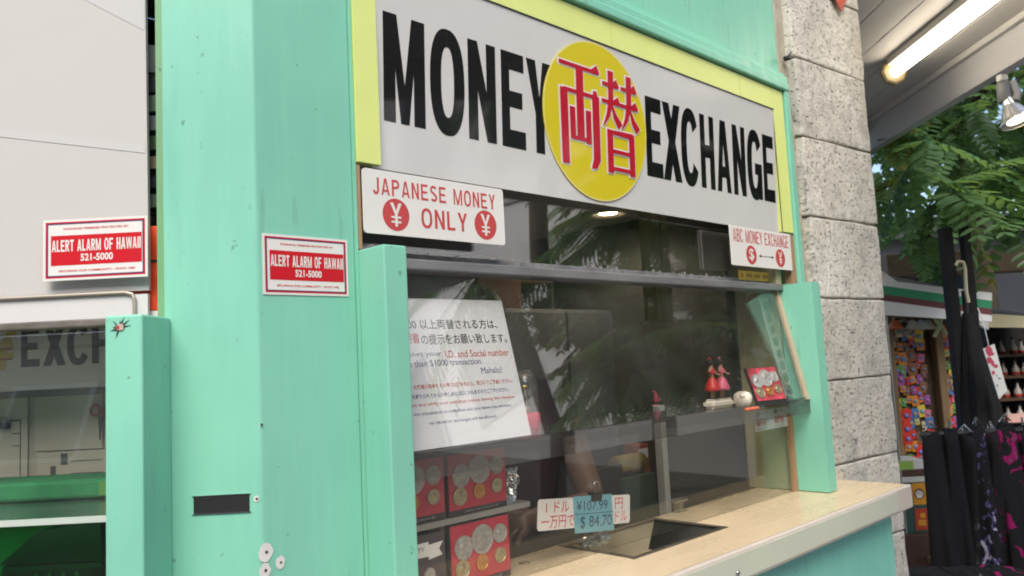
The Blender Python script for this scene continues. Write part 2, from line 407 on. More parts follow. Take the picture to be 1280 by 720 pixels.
for sh_ in ((.228, 1.10, .0035), (.232, 1.185, .0014)): m = MB(); blob(m, sh_[0], sh_[1], sh_[2], -.0812, DARK, 1, 10, 1); booth.part("screw_hole", m, sb)
m = MB(); m.prism([(1.785, 1.0625), (1.838, 1.0625), (1.838, 1.70), (1.831, 1.707), (1.785, 1.707)], -.108, -.0, TEAL); booth.part("side_board", m)
PANELW = mat("olive_panel", (.40, .39, .22), .6, var=.12, scale=6, stretch=(1, 3, .3))
m = MB(); m.box(1.786, 1.82, .009, .16, 1.061, 2.04, PANELW); booth.part("niche_panel", m)
m = MB(); m.box(1.772, 1.8, .1605, .185, 1.061, 2.04, DARK); booth.part("niche_frame", m)
# counter (pieces butt round the deal tray)
m = MB()
Z0, Z1 = 1.022, 1.06
m.box(.19, .82, -.236, .13, Z0, Z1, LAM); m.box(1.20, 1.785, -.236, .13, Z0, Z1, LAM); m.box(1.785, 2.05, -.236, -.03, Z0, Z1, LAM)
m.box(.82, 1.20, -.236, -.102, Z0, Z1, LAM); m.box(.82, 1.20, .118, .13, Z0, Z1, LAM)
top = booth.part("counter_top", m)
PINK = mat("pinkish_edge", (.56, .49, .43), .4, var=.05)
m = MB(); m.box(.19, 2.05, -.252, -.2365, .990, 1.0615, PINK, .006, 3); fa = booth.part("counter_edge", m)
m = MB(); m.box(.19, 1.925, -.2538, -.2515, .9995, 1.0535, FASCIA); booth.part("edge_strip", m, fa)
m = MB(); m.lathe([(.0, 0), (.006, 0), (.006, .004), (.003, .006), (0, .006)], (.985, -.2542, 1.018), STEEL, 12, (0, -1, 0)); booth.part("screw_head", m, fa)
m = MB(); m.lathe([(0, 0), (.013, 0), (.013, .0008), (.0, .0008)], (.655, .075, 1.0602), mat("plug_tan", (.25, .19, .11), .5), 18); booth.part("counter_plug", m, top)
m = MB(); m.box(.19, 1.985, -.205, -.16, 0, .99, TEAL2); booth.part("lower_panel", m)
m = MB(); m.box(.8, 1.22, -.15, .15, .0, 1.0, mat("dark_ply", (.10, .08, .06), .8)) if False else None
# left service window
WPAN = mat("white_panel", (.56, .545, .515), .12, var=.03, scale=2, coat=.2)
WSTR = mat("white_strip", (.66, .65, .64), .25, var=.05)
def LB(): return on_left(MB())
m = LB(); m.prism([(-1.0, 1.652), (-.1855, 1.652), (-.1925, 3.0), (-1.0, 3.0)], .016, .024, WPAN); wb_ = booth.part("window_blank", m); REFL = mat("reflection_white", (.565, .56, .545), .12, coat=.2)
m = LB(); m.hexa([(-1.0, .0152, 2.02), (-.19, .0152, 1.885), (-.19, .0159, 1.885), (-1.0, .0159, 2.02)], [(-1.0, .0152, 2.035), (-.19, .0152, 1.897), (-.19, .0159, 1.897), (-1.0, .0159, 2.035)], REFL); booth.part("reflection_strip", m, wb_)  # paler diagonal strip, a reflection painted onto the white panel
m = LB(); m.hexa([(-.36, .0154, 2.20), (-.19, .0154, 2.10), (-.19, .0159, 2.10), (-.36, .0159, 2.20)], [(-.34, .0154, 2.215), (-.19, .0154, 2.15), (-.19, .0159, 2.15), (-.34, .0159, 2.215)], REFL); booth.part("reflection_strip", m, wb_)  # second painted reflection strip, shorter
m = LB(); m.box(-1.0, -.186, .0125, .020, 1.6075, 1.646, WSTR); booth.part("window_strip", m)
TANM = mat("tan_metal", (.42, .37, .30), .4, .4)
m = LB(); m.tube([(-1.0, .009, 1.649), (-.222, .009, 1.6495), (-.210, .009, 1.646), (-.2065, .009, 1.637), (-.2065, .009, 1.607)], .0032, TANM, 8); booth.part("window_rail", m)
WEAT = mat("weathered_rail", (.16, .14, .12), .7, .2, var=.6, scale=25, stretch=(.4, 1, 1))
m = LB(); m.box(-1.0, -.2, -.012, .0118, 1.594, 1.607, WEAT, .003); booth.part("window_channel", m)
m = LB(); slab(m, -1.0, -.2005, .004, 1.594, -.068, 1.304, .005, GLASS); booth.part("sloping_glass", m)
m = LB(); m.box(-1.0, -.2005, -.074, -.0695, 1.2935, 1.3025, mat("shelf_edge", (.50, .56, .50), .3)); m.box(-1.0, -.2005, -.069, .10, 1.2935, 1.3025, glass_mat("shelf_glass", (.70, .86, .74), .10, dirtcol=(.5, .55, .5))); booth.part("display_shelf", m)
GRNG = glass_mat("green_glass", (.46, .78, .52), .01, .03)
m = LB(); m.box(-1.0, -.2005, -.006, -.001, 1.05, 1.291, GRNG); booth.part("lower_glass", m)
m = LB(); m.box(-.2, -.143, -.1, -.0005, .9, 1.603, TEAL, .003); sbl = booth.part("side_board", m)
m = LB(); blob(m, -.165, 1.2065, .003, -.1012, DARK, 1, 10, 4); booth.part("screw_hole", m, sbl)
CHIP = mat("bare_chip", (.50, .38, .33), .8, var=.3, scale=60); RUST = mat("rust_chip", (.30, .06, .04), .8)
m = LB()
rr = random.Random(5)
for k in range(13):
    an = k * .483 + rr.random() * .3; l = .006 + .013 * rr.random(); cx, cz = -.1775, 1.584
    m.poly([(cx + .002 * math.cos(an + 1.5), cz + .002 * math.sin(an + 1.5)), (cx + l * math.cos(an) * 1.2, cz + l * math.sin(an)), (cx + .002 * math.cos(an - 1.5), cz + .002 * math.sin(an - 1.5))], -.1008 - k * 3e-5, DARK)
blob(m, -.1765, 1.585, .0065, -.1015, CHIP, .9, 9, 3); blob(m, -.180, 1.584, .0035, -.1018, RUST, 1, 7, 8); booth.part("paint_chip", m, sbl)
m = LB(); m.box(-1.0, -.2, -.22, .12, 1.0, 1.05, LAM, .006); booth.part("counter_top", m)
m = LB(); m.box(-1.0, -.2, -.19, -.15, 0, 1.0, TEAL2); booth.part("lower_panel", m)
m = LB(); m.box(-1.5, -1.0005, 0, .08, 0, 3.2, TEAL); booth.part("wall_panel", m)
# room inside
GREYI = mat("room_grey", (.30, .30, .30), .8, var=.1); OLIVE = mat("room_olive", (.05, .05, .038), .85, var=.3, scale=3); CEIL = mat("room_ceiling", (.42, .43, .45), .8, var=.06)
foot = [(-1.07, 1.06), (-.12, .21), (.2, .075), (1.97, .075), (1.97, 2.5), (-.3, 2.5), (-1.07, 1.9)]
m = MB(); m.prismz(foot, 2.05, 2.10, CEIL); booth.part("room_ceiling", m)
m = MB(); m.prismz(foot, 3.2, 3.28, CEIL); booth.part("roof", m)
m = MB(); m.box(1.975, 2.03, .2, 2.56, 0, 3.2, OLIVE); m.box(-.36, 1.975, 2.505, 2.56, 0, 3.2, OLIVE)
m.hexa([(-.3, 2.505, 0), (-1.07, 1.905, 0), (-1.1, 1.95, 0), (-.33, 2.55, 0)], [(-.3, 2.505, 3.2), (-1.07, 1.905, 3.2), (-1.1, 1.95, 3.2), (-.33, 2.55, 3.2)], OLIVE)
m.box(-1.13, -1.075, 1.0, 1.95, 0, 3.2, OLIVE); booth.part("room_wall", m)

# =================================================================== STONE PILLAR
P0u, P0z = fu(1008, 176, .03)
pc = E0 + dU * P0u + nV * .03
paz = R(51); pd = Vector((math.sin(paz), math.cos(paz), 0)); PIL = frame(pc, pd)
pil = Thing("stone_pillar", "rough cream coral stone pillar of stacked blocks at the right end of the booth", "pillar", PIL, (0, 0, 0))
def px_on_pillar(px, py):
    nn = Vector((math.cos(paz), -math.sin(paz), 0)); r = ray(px, py); t = (pc - CAM).dot(nn) / r.dot(nn); P = CAM + r * t
    return (P - pc).dot(pd), P.z
pilL = [px_on_pillar(x, y) for x, y in ((993, 70), (1008, 174), (1014, 274), (1030, 377), (1038, 478), (1046, 580), (1054, 690))]
pilR = [px_on_pillar(x, y) for x, y in ((1081, 102), (1088, 192), (1095, 290), (1102, 380), (1112, 475), (1122, 565), (1131, 660))]
zs = [p[1] for p in pilL]; step = sum(zs[i] - zs[i + 1] for i in range(6)) / 6
levels = [zs[0] - k * step for k in range(-4, 9)]
def interp(tab, z):
    (x0, z0), (x1, z1) = tab[0], tab[-1]; return x0 + (x1 - x0) * (z - z0) / (z1 - z0)
def rough_block(mb, x0, x1, y0, y1, z0, z1, mt, seed):
    bm = bmesh.new(); bmesh.ops.create_cube(bm, size=1)
    for q in bm.verts: q.co = Vector((x0 + (q.co.x + .5) * (x1 - x0), y0 + (q.co.y + .5) * (y1 - y0), z0 + (q.co.z + .5) * (z1 - z0)))
    bmesh.ops.bevel(bm, geom=bm.edges[:], offset=.006, segments=2, affect='EDGES', profile=.6)
    bmesh.ops.subdivide_edges(bm, edges=bm.edges[:], cuts=4, use_grid_fill=True)
    for q in bm.verts:
        q.co += noise.noise_vector(q.co * 7 + Vector((seed, 0, 0))) * .0028 + noise.noise_vector(q.co * 34 + Vector((0, seed, 0))) * .0027
    mb.bm(bm, mt, False)
for k in range(len(levels) - 1):
    zt, zb = levels[k], max(levels[k + 1], 0)
    if zt <= 0: break
    m = MB(); zm = (zt + zb) / 2; xl, xr = interp(pilL, zm), interp(pilR, zm)
    rough_block(m, xl, xr, 0, .42, zb + .003, zt - .003, STONE, k * 3.7); pil.part("stone_block", m)
m = MB(); m.hexa([(interp(pilL, 0) + .008, .012, 0), (interp(pilR, 0) - .008, .012, 0), (interp(pilR, 0) - .008, .40, 0), (interp(pilL, 0) + .008, .40, 0)],
                 [(interp(pilL, 3.2) + .008, .012, 3.2), (interp(pilR, 3.2) - .008, .012, 3.2), (interp(pilR, 3.2) - .008, .40, 3.2), (interp(pilL, 3.2) + .008, .40, 3.2)], MORTAR)
m.box(interp(pilL, 1.7) - .07, interp(pilL, 1.7) - .002, .03, .2, 1.07, 3.2, MORTAR, .004)
pil.part("mortar", m)
m = MB(); sx, sz = px_on_pillar(1045, 0)
m.prism([(sx - .055, sz + .012), (sx + .0, sz - .048), (sx + .055, sz + .012), (sx, sz + .072)], -.016, -.012, mat("diamond_red", (.45, .07, .04), .4))
for k in range(3): m.box(sx - .03, sx + .03, -.0168, -.0161, sz + .000 + k * .014, sz + .005 + k * .014, mat("diamond_pale", (.6, .3, .2), .4))
single("diamond_sign", m, "small red diamond sign fixed high on the stone pillar", "sign", PIL, (sx, -.012, sz))
# bolt in the joint
m = MB(); m.lathe([(0, 0), (.009, 0), (.009, .02), (0, .02)], (interp(pilL, zs[0]) - .03, .02, zs[0] - .01), DARK, 10, (0, -1, 0)); pil.part("iron_stub", m)

# =================================================================== CANOPY WITH ITS LAMPS
SOFF = mat("soffit_paint", (.50, .48, .465), .6, var=.05, scale=3); BEAM = mat("canopy_beam", (.46, .455, .47), .6, var=.08, scale=5, stretch=(3, .4, 3))
can = Thing("canopy", "white boarded canopy over the walkway to the right of the stone pillar", "canopy", WLD, (1.9, 2.2, 2.73))
m = MB()
xs = [1.42 + .1775 * k for k in range(6)]
for k in range(5): m.box(xs[k] + .002, xs[k + 1] - .002, -1.2, 5.1, 2.918, 2.94, SOFF, .003)
m.box(1.42, 2.31, -1.2, 5.1, 2.9405, 3.02, SOFF); can.part("soffit", m)
m = MB(); m.box(2.311, 2.37, -1.2, 5.1, 2.732, 3.03, BEAM, .004); m.box(2.28, 2.3105, -1.2, 5.1, 2.886, 2.9175, SOFF, .003)
can.part("edge_beam", m)
m = MB(); m.box(1.88, 2.0, 4.96, 5.08, 0, 2.9175, BEAM); can.part("post", m)
TUBE = mat("lamp_tube", (1, .90, .72), .4, emit=5.5); HOUS = mat("lamp_housing", (.70, .66, .58), .35); CAPM = mat("lamp_cap", (.24, .18, .09), .6)
fl = Thing("fluorescent_lamp", "glowing fluorescent tube in a batten under the canopy boards", "lamp", WLD, (1.956, 3.2, 2.9175))
m = MB(); m.box(1.918, 1.994, 2.52, 3.862, 2.880, 2.9175, HOUS, .004); fl.part("housing", m)
m = MB(); m.tube([(1.956, 2.545, 2.846), (1.956, 3.866, 2.846)], .0265, TUBE, 16); fl.part("tube", m)
for yy in (2.51, 3.868):
    m = MB(); m.lathe([(0, 0), (.055, 0), (.066, .007), (.066, .024), (.055, .031), (0, .031)], (1.956, yy, 2.849), CAPM, 8, (0, 1, 0), False); fl.part("end_cap", m)
sp = Thing("spot_lamp", "silver clip spot lamp with a ribbed reflector hanging from the canopy beam", "lamp", WLD, (2.342, 3.648, 2.7315))
GREYL = mat("grey_plastic", (.20, .20, .21), .4); SILV = mat("ribbed_reflector", (.70, .70, .70), .25, .7)
m = MB(); m.box(2.324, 2.360, 3.63, 3.666, 2.700, 2.7315, WHITE, .003); sp.part("bracket", m)
m = MB(); m.lathe([(0, 0), (.026, 0), (.031, .012), (.031, .09), (.024, .102), (0, .102)], (2.3436, 3.648, 2.594), GREYL, 14); m.box(2.334, 2.353, 3.642, 3.654, 2.688, 2.70, GREYL)
m.tube([(2.37, 3.624, 2.688), (2.382, 3.612, 2.628), (2.37, 3.612, 2.592)], .017, GREYL, 10); sp.part("socket", m)
axl = Vector((.16, -.28, -1)).normalized(); oL = Vector((2.348, 3.642, 2.610))
m = MB(); n_ = 40
prof = [(.024, 0), (.029, .036), (.062, .102), (.074, .118), (.074, .125)]
T = Matrix.Translation(oL) @ axl.to_track_quat('Z', 'Y').to_matrix().to_4x4()
vs = []
for i, (r_, z_) in enumerate(prof):
    for k in range(n_):
        q = r_ * (1 + (.035 if (k % 2 and 0 < i < 3) else 0)); vs.append(T @ Vector((q * math.cos(6.2832 * k / n_), q * math.sin(6.2832 * k / n_), z_)))
fs = [(i * n_ + k, i * n_ + (k + 1) % n_, (i + 1) * n_ + (k + 1) % n_, (i + 1) * n_ + k) for i in range(len(prof) - 1) for k in range(n_)]
m.add(vs, fs, SILV); sp.part("reflector", m)
m = MB(); m.lathe([(.072, .120), (.042, .115), (.0, .114)], oL, SILV, 24, axl); sp.part("lamp_face", m)
m = MB(); m.lathe([(.043, .117), (.024, .118), (0, .119)], oL, mat("bulb_glow", (1, .80, .5), .4, emit=3.2), 20, axl); sp.part("bulb", m)
# =================================================================== MEASURING HELPERS FOR THE WINDOW
def I(px, py, v): u, z = fu(px, py, v); return Vector((u, -v, z))
def hz(px, py, z):
    r = ray(px, py); t = (z - EYE) / r.z; P = CAM + r * t; return Vector(((P - E0).dot(dU), -(P - E0).dot(nV), z))

# =================================================================== THE BIG SIGN
def arc(cx, cy, rx, ry, a0, a1, n, e=2.4):
    out = []
    for k in range(n + 1):
        a = R(a0 + (a1 - a0) * k / n); c, s = math.cos(a), math.sin(a)
        out.append((cx + rx * abs(c) ** (2 / e) * (1 if c >= 0 else -1), cy + ry * abs(s) ** (2 / e) * (1 if s >= 0 else -1)))
    return out
def band(o, i): return [[o[k], o[k + 1], i[k + 1], i[k]] for k in range(len(o) - 1)]
def glyph(ch, s=.34, h=.185):
    q = lambda *p: list(p)
    rc = lambda x0, x1, y0, y1: [(x0, y0), (x1, y0), (x1, y1), (x0, y1)]
    if ch == 'M': s = s * .82; return [rc(0, s, 0, 1), rc(1 - s, 1, 0, 1), q((s * .55, 1), (s * 1.15, 1), (.60, 0), (.40, 0)), q((1 - s * 1.15, 1), (1 - s * .55, 1), (.60, 0), (.40, 0))]
    if ch == 'N': return [rc(0, s, 0, 1), rc(1 - s, 1, 0, 1), q((0.02, 1), (s, 1), (.98, 0), (1 - s, 0))]
    if ch == 'E': return [rc(0, s, 0, 1), rc(s, .96, 1 - h, 1), rc(s, .88, .5 - h * .42, .5 + h * .5), rc(s, 1, 0, h)]
    if ch == 'H': return [rc(0, s, 0, 1), rc(1 - s, 1, 0, 1), rc(s, 1 - s, .5 - h * .45, .5 + h * .5)]
    if ch == 'Y': return [q((0, 1), (s * 1.05, 1), (.5, .60), (.5 + s / 2, .42), (.5 - s / 2, .42)), q((1 - s * 1.05, 1), (1, 1), (.5 + s / 2, .42), (.5, .60)), rc(.5 - s / 2, .5 + s / 2, 0, .42)]
    if ch == 'X': return [q((.02, 1), (.02 + s * 1.05, 1), (1, 0), (1 - s * 1.08, 0)), q((.98 - s * 1.05, 1), (.98, 1), (s * 1.08, 0), (0, 0))]
    if ch == 'A': return [q((0, 0), (s * .9, 0), (.5 + s * .28, 1), (.5 - s * .55, 1)), q((1 - s * .9, 0), (1, 0), (.5 + s * .55, 1), (.5 - s * .28, 1)), rc(.25, .75, .20, .20 + h * .85)]
    if ch == 'O': return band(arc(.5, .5, .5, .52, 0, 360, 40), arc(.5, .5, .5 - s * .92, .52 - h * .95, 0, 360, 40))
    if ch == 'C': return band(arc(.5, .5, .5, .52, 32, 328, 34), arc(.5, .5, .5 - s * .92, .52 - h * .95, 32, 328, 34))
    if ch == 'G': return band(arc(.5, .5, .5, .52, 32, 345, 36), arc(.5, .5, .5 - s * .92, .52 - h * .95, 32, 345, 36)) + [rc(.72, .98, .0, .42), rc(.5, .98, .36, .36 + h * .9)]
def stroke2(P, tx, tz):
    L_, R_ = [], []
    for i, p in enumerate(P):
        q, r = P[max(i - 1, 0)], P[min(i + 1, len(P) - 1)]; t = Vector((r[0] - q[0], r[1] - q[1])).normalized()
        L_.append((p[0] - t.y * tx / 2, p[1] + t.x * tz / 2)); R_.append((p[0] + t.y * tx / 2, p[1] - t.x * tz / 2))
    return [[L_[i], L_[i + 1], R_[i + 1], R_[i]] for i in range(len(P) - 1)]
_g0 = glyph
def glyph(ch, s=.34, h=.185):
    rc = lambda x0, x1, y0, y1: [(x0, y0), (x1, y0), (x1, y1), (x0, y1)]
    if ch == 'L': return [rc(0, s, 0, 1), rc(s, .95, 0, h)]
    if ch == 'F': return [rc(0, s, 0, 1), rc(s, .95, 1 - h, 1), rc(s, .85, .5 - h * .5, .5 + h * .4)]
    if ch == 'T': return [rc(0, 1, 1 - h, 1), rc(.5 - s / 2, .5 + s / 2, 0, 1 - h)]
    if ch == 'I': return [rc(0, 1, 0, 1)]
    if ch == 'J': return [rc(1 - s, 1, .28, 1)] + band(arc(.5, .28, .5, .29, 0, -170, 14, 2), arc(.5, .28, .5 - s, .29 - h, 0, -170, 14, 2))
    if ch in 'PRB':
        z = .46 if ch != 'B' else .5
        o = [rc(0, s, 0, 1), rc(s, .5, 1 - h, 1), rc(s, .5, z, z + h * .9)] + band(arc(.5, (1 + z) / 2, .5, (1 - z) / 2, -90, 90, 14, 2.2), arc(.5, (1 + z) / 2, .5 - s, (1 - z) / 2 - h * .92, -90, 90, 14, 2.2))
        if ch == 'R': o.append([(.36, z), (.68, z), (1.02, 0), (.68, 0)])
        if ch == 'B': o += [rc(s, .5, 0, h)] + band(arc(.5, .27, .5, .27, -90, 90, 14, 2.2), arc(.5, .27, .5 - s, .27 - h * .92, -90, 90, 14, 2.2))
        return o
    if ch == 'S':
        P = [(.5 + (.5 - s / 2) * math.cos(R(a)), .74 + (.26 - h / 2) * math.sin(R(a))) for a in range(25, 271, 15)] + [(.5 + (.5 - s / 2) * math.cos(R(a)), .26 + (.26 - h / 2) * math.sin(R(a))) for a in range(75, -161, -15)]
        return stroke2(P, s, h)
    if ch == 'W': w_ = s * .8; return [[(0, 1), (w_, 1), (.25 + w_ * .5, 0), (.25 - w_ * .4, 0)], [(.5 - w_ * .45, 1), (.5 + w_ * .45, 1), (.25 + w_ * .5, 0), (.25 - w_ * .4, 0)], [(.5 - w_ * .45, 1), (.5 + w_ * .45, 1), (.75 + w_ * .4, 0), (.75 - w_ * .5, 0)], [(1 - w_, 1), (1, 1), (.75 + w_ * .4, 0), (.75 - w_ * .5, 0)]]
    return _g0(ch, s, h)
GWID = {'I': .34, 'M': 1.3, 'W': 1.5, 'J': .8, 'L': .88, ' ': .55, 'A': 1.08, 'O': 1.08}
def block_text(mb, tx, x0, x1, z0, z1, y, mt, s=.26, h=.15, gap=.22):
    tot = sum(GWID.get(c, 1) for c in tx) + gap * (len(tx) - 1); k_ = (x1 - x0) / tot; x = x0
    for c in tx:
        wd = GWID.get(c, 1)
        if c != ' ':
            for k, p in enumerate(glyph(c, s / (wd if c != 'I' else 1), h)): mb.poly([(x + a * wd * k_, z0 + b * (z1 - z0)) for a, b in p], y - .000015 * (k % 5), mt)
        x += (wd + gap) * k_
def lettering(mb, ch, x0, x1, z0, z1, y, mt):
    for k, p in enumerate(glyph(ch)):
        mb.poly([(x0 + a * (x1 - x0), z0 + b * (z1 - z0)) for a, b in p], y - .00002 * (k % 5), mt)
sg = Thing("exchange_sign", "large white sign reading MONEY EXCHANGE with a yellow sun disc and a fluorescent yellow border", "sign", FAC, (1.05, 0, 1.88))
SY = -.006
TLT = Matrix.Translation((-.002, SY - .004, 2.296)) @ Matrix.Rotation(R(2.2), 4, "X") @ Matrix.Translation((0, -SY, -2.292))
m = MB(); m.M = TLT; m.box(.240, 1.8255, SY, SY + .004, 1.876, 2.2885, SIGNW)
zb, zt = 1.972, 2.188
for ch, xa, xb, yy in (("M", 479.5, 531, 90), ("O", 538, 580.5, 108), ("N", 585.5, 619.5, 115), ("E", 627, 656, 125), ("Y", 659, 690, 140)):
    lettering(m, ch, fu(xa, yy)[0], fu(xb, yy)[0], zb, zt, SY - .0006, INK)
for ch, xa, xb, yy in (("E", 807.5, 827.5, 175), ("X", 828.3, 851, 180), ("C", 851.5, 873, 188), ("H", 875.5, 892.5, 193), ("A", 895.5, 912.5, 198), ("N", 916, 931.3, 203), ("G", 934, 952, 208), ("E", 953.8, 967.3, 212)):
    lettering(m, ch, fu(xa, yy)[0], fu(xb, yy)[0], 1.974, 2.191, SY - .0006, INK)
sg.part("sign_face", m)
m = MB(); m.M = TLT; cx, cz, rd = .912, 2.083, .199
m.lathe([(0, 0), (rd, 0), (rd, .0022), (0, .0022)], (cx, SY - .0008, cz), YDISC, 64, (0, -1, 0), False)
m.ring(cx, cz, rd - .003, rd - .0005, SY - .0031, mat("disc_rim", (.75, .68, .30), .3), 64)
def kanji(mb, strokes, x0, x1, z0, z1, y):
    k = 0
    for grow, mt, yy in ((.0042, WHITEG, y), (0, REDG, y - .0012)):
        for st in strokes:
            P = [(x0 + a * (x1 - x0), z0 + b * (z1 - z0)) for a, b in st[0]]; ws = st[1]
            L_ = []; Rr = []
            for i, p in enumerate(P):
                t = Vector((P[min(i + 1, len(P) - 1)][0] - P[max(i - 1, 0)][0], P[min(i + 1, len(P) - 1)][1] - P[max(i - 1, 0)][1])).normalized()
                wd = ws[i] / 2 + grow; e = grow * (1 if i == len(P) - 1 else -1 if i == 0 else 0)
                c = Vector(p) + t * e; nn = Vector((-t.y, t.x))
                L_.append(c + nn * wd); Rr.append(c - nn * wd)
            for i in range(len(P) - 1):
                mb.poly([tuple(L_[i]), tuple(L_[i + 1]), tuple(Rr[i + 1]), tuple(Rr[i])], yy - .00003 * k, mt); k += 1
V, Hh = .027, .0095
def hs(x0, x1, z): return [([(x0, z), (x1 - .02, z)], [Hh, Hh]), ([(x1 - .20, z + .012), (x1 - .07, z + .030), (x1 + .01, z - .006)], [.002, .022, .006])]
ryo = hs(0, 1, .935) + [([(.5, .93), (.5, .27)], [V, V]), ([(.10, .70), (.12, .0)], [V, V * .95])] + hs(.1, .98, .69)[:1] + \
      [([(.88, .75), (.90, .66)], [.012, V]), ([(.90, .70), (.90, .09), (.84, .03), (.76, .0)], [V, V, .022, .004]), ([(.30, .54), (.31, .24)], [.020, .020]), ([(.30, .255), (.70, .255)], [Hh, Hh]), ([(.70, .54), (.70, .22)], [.020, .020])]
def fu_(x): return hs(x + .03, x + .47, .86) + hs(x + .0, x + .50, .69) + [([(x + .26, 1.0), (x + .25, .70), (x + .17, .56), (x + .03, .44)], [.022, .020, .014, .003]), ([(x + .27, .68), (x + .36, .56), (x + .50, .47)], [.004, .016, .022])]
tai = fu_(0.0) + fu_(.50) + [([(.2, .42), (.2, .0)], [V * .85, V * .85]), ([(.80, .42), (.80, .0)], [V * .85, V * .85]), ([(.2, .40), (.84, .40)], [Hh, Hh * 1.6]), ([(.2, .215), (.8, .215)], [Hh, Hh]), ([(.2, .045), (.8, .045)], [Hh, Hh])]
kanji(m, ryo, fu(697, 120)[0], fu(746, 120)[0], 1.962, 2.222, SY - .0034)
kanji(m, tai, fu(751, 160)[0], fu(795, 160)[0], 1.960, 2.222, SY - .0034)
sg.part("sun_disc", m)
m = MB(); m.box(.198, .2495, SY - .002, .018, 1.884, 2.366, YELB); m.box(.25, 1.8265, SY - .002, .018, 2.2935, 2.366, YELB); m.box(1.827, 1.9005, SY - .002, .018, 1.884, 2.366, YELB)
for x in (.98, 1.62): m.box(x, x + .0015, SY - .0024, SY - .002, 2.2935, 2.366, mat("border_seam", (.5, .55, .12), .5))
m.box(.250, 1.8262, SY - .0062, SY - .0005, 2.2905, 2.2932, DARK); m.box(1.8236, 1.8262, SY - .0022, SY - .0005, 1.885, 2.2902, DARK)
sg.part("sign_border", m)

# small plates under it
def rbox(mb, x0, x1, z0, z1, y0, y1, mt, r=.006): mb.prism([(x0 + r, z0), (x1 - r, z0), (x1 - r * .3, z0 + r * .3), (x1, z0 + r), (x1, z1 - r), (x1 - r * .3, z1 - r * .3), (x1 - r, z1), (x0 + r, z1), (x0 + r * .3, z1 - r * .3), (x0, z1 - r), (x0, z0 + r), (x0 + r * .3, z0 + r * .3)], y0, y1, mt)
PINKR = mat("plate_red", (.52, .055, .055), .35)
def yen(mb, cx, cz, h, y, mt):
    w_ = h * .30
    mb.poly([(cx - w_, cz + h / 2), (cx - w_ * .45, cz + h / 2), (cx + w_ * .2, cz), (cx - w_ * .2, cz)], y, mt); mb.poly([(cx + w_ * .45, cz + h / 2), (cx + w_, cz + h / 2), (cx + w_ * .2, cz), (cx - w_ * .2, cz)], y - .00003, mt)
    mb.rect(cx - w_ * .22, cx + w_ * .22, cz - h / 2, cz + .001, y - .00006, mt)
    for k in (0, 1): mb.rect(cx - w_ * .85, cx + w_ * .85, cz - h * (.10 + .2 * k) - h * .05, cz - h * (.10 + .2 * k) + h * .03, y - .00009, mt)
m = MB(); y0 = -.0115
rbox(m, .2055, .561, 1.7515, 1.873, y0, y0 + .0045, CARD)
block_text(m, "JAPANESE MONEY", .226, .536, 1.826, 1.858, y0 - .0004, PINKR, .25, .14, .30)
block_text(m, "ONLY", .337, .455, 1.772, 1.810, y0 - .0004, PINKR, .25, .15, .26)
for cx in (.277, .506):
    m.disc(cx, 1.791, .031, .031, y0 - .0004, PINKR); yen(m, cx, 1.791, .045, y0 - .0007, CARD)
single("yen_only_sign", m, "white plate reading JAPANESE MONEY ONLY between two red yen discs, under the big sign", "sign", FAC, (.383, y0, 1.7515))
m = MB(); rbox(m, 1.490, 1.864, 1.757, 1.877, y0, y0 + .0045, CARD, .003)
block_text(m, "ABC MONEY EXCHANGE", 1.503, 1.848, 1.829, 1.868, y0 - .0004, PINKR, .25, .10, .22)
for cx in (1.603, 1.786): m.disc(cx, 1.793, .031, .029, y0 - .0004, PINKR)
m.text("$", 1.588, 1.618, 1.773, 1.813, y0 - .0007, CARD, .02); yen(m, 1.786, 1.793, .040, y0 - .0007, CARD)
m.rect(1.655, 1.735, 1.7915, 1.7935, y0 - .0004, DARK)
m.poly([(1.648, 1.7925), (1.662, 1.798), (1.662, 1.787)], y0 - .0005, DARK); m.poly([(1.742, 1.7925), (1.728, 1.798), (1.728, 1.787)], y0 - .0005, DARK)
single("exchange_plate", m, "white plate with red lettering and a dollar disc and yen disc joined by an arrow", "sign", FAC, (1.677, y0, 1.757))
m = MB(); m.box(1.60, 1.80, .0350, .0362, 1.722, 1.752, mat("yellow_label", (.72, .56, .10), .4, var=.25, scale=40)); m.disc(1.62, 1.737, .008, .008, .0346, mat("orange_dot", (.6, .22, .03), .5), 16)
for k in range(3): m.rect(1.645 + .05 * k, 1.682 + .05 * k, 1.732, 1.743, .0346, mat("label_print", (.45, .25, .06), .5))
single("yellow_label", m, "small faded yellow label stuck below the plate with the dollar disc", "label", FAC, (1.70, .035, 1.722))

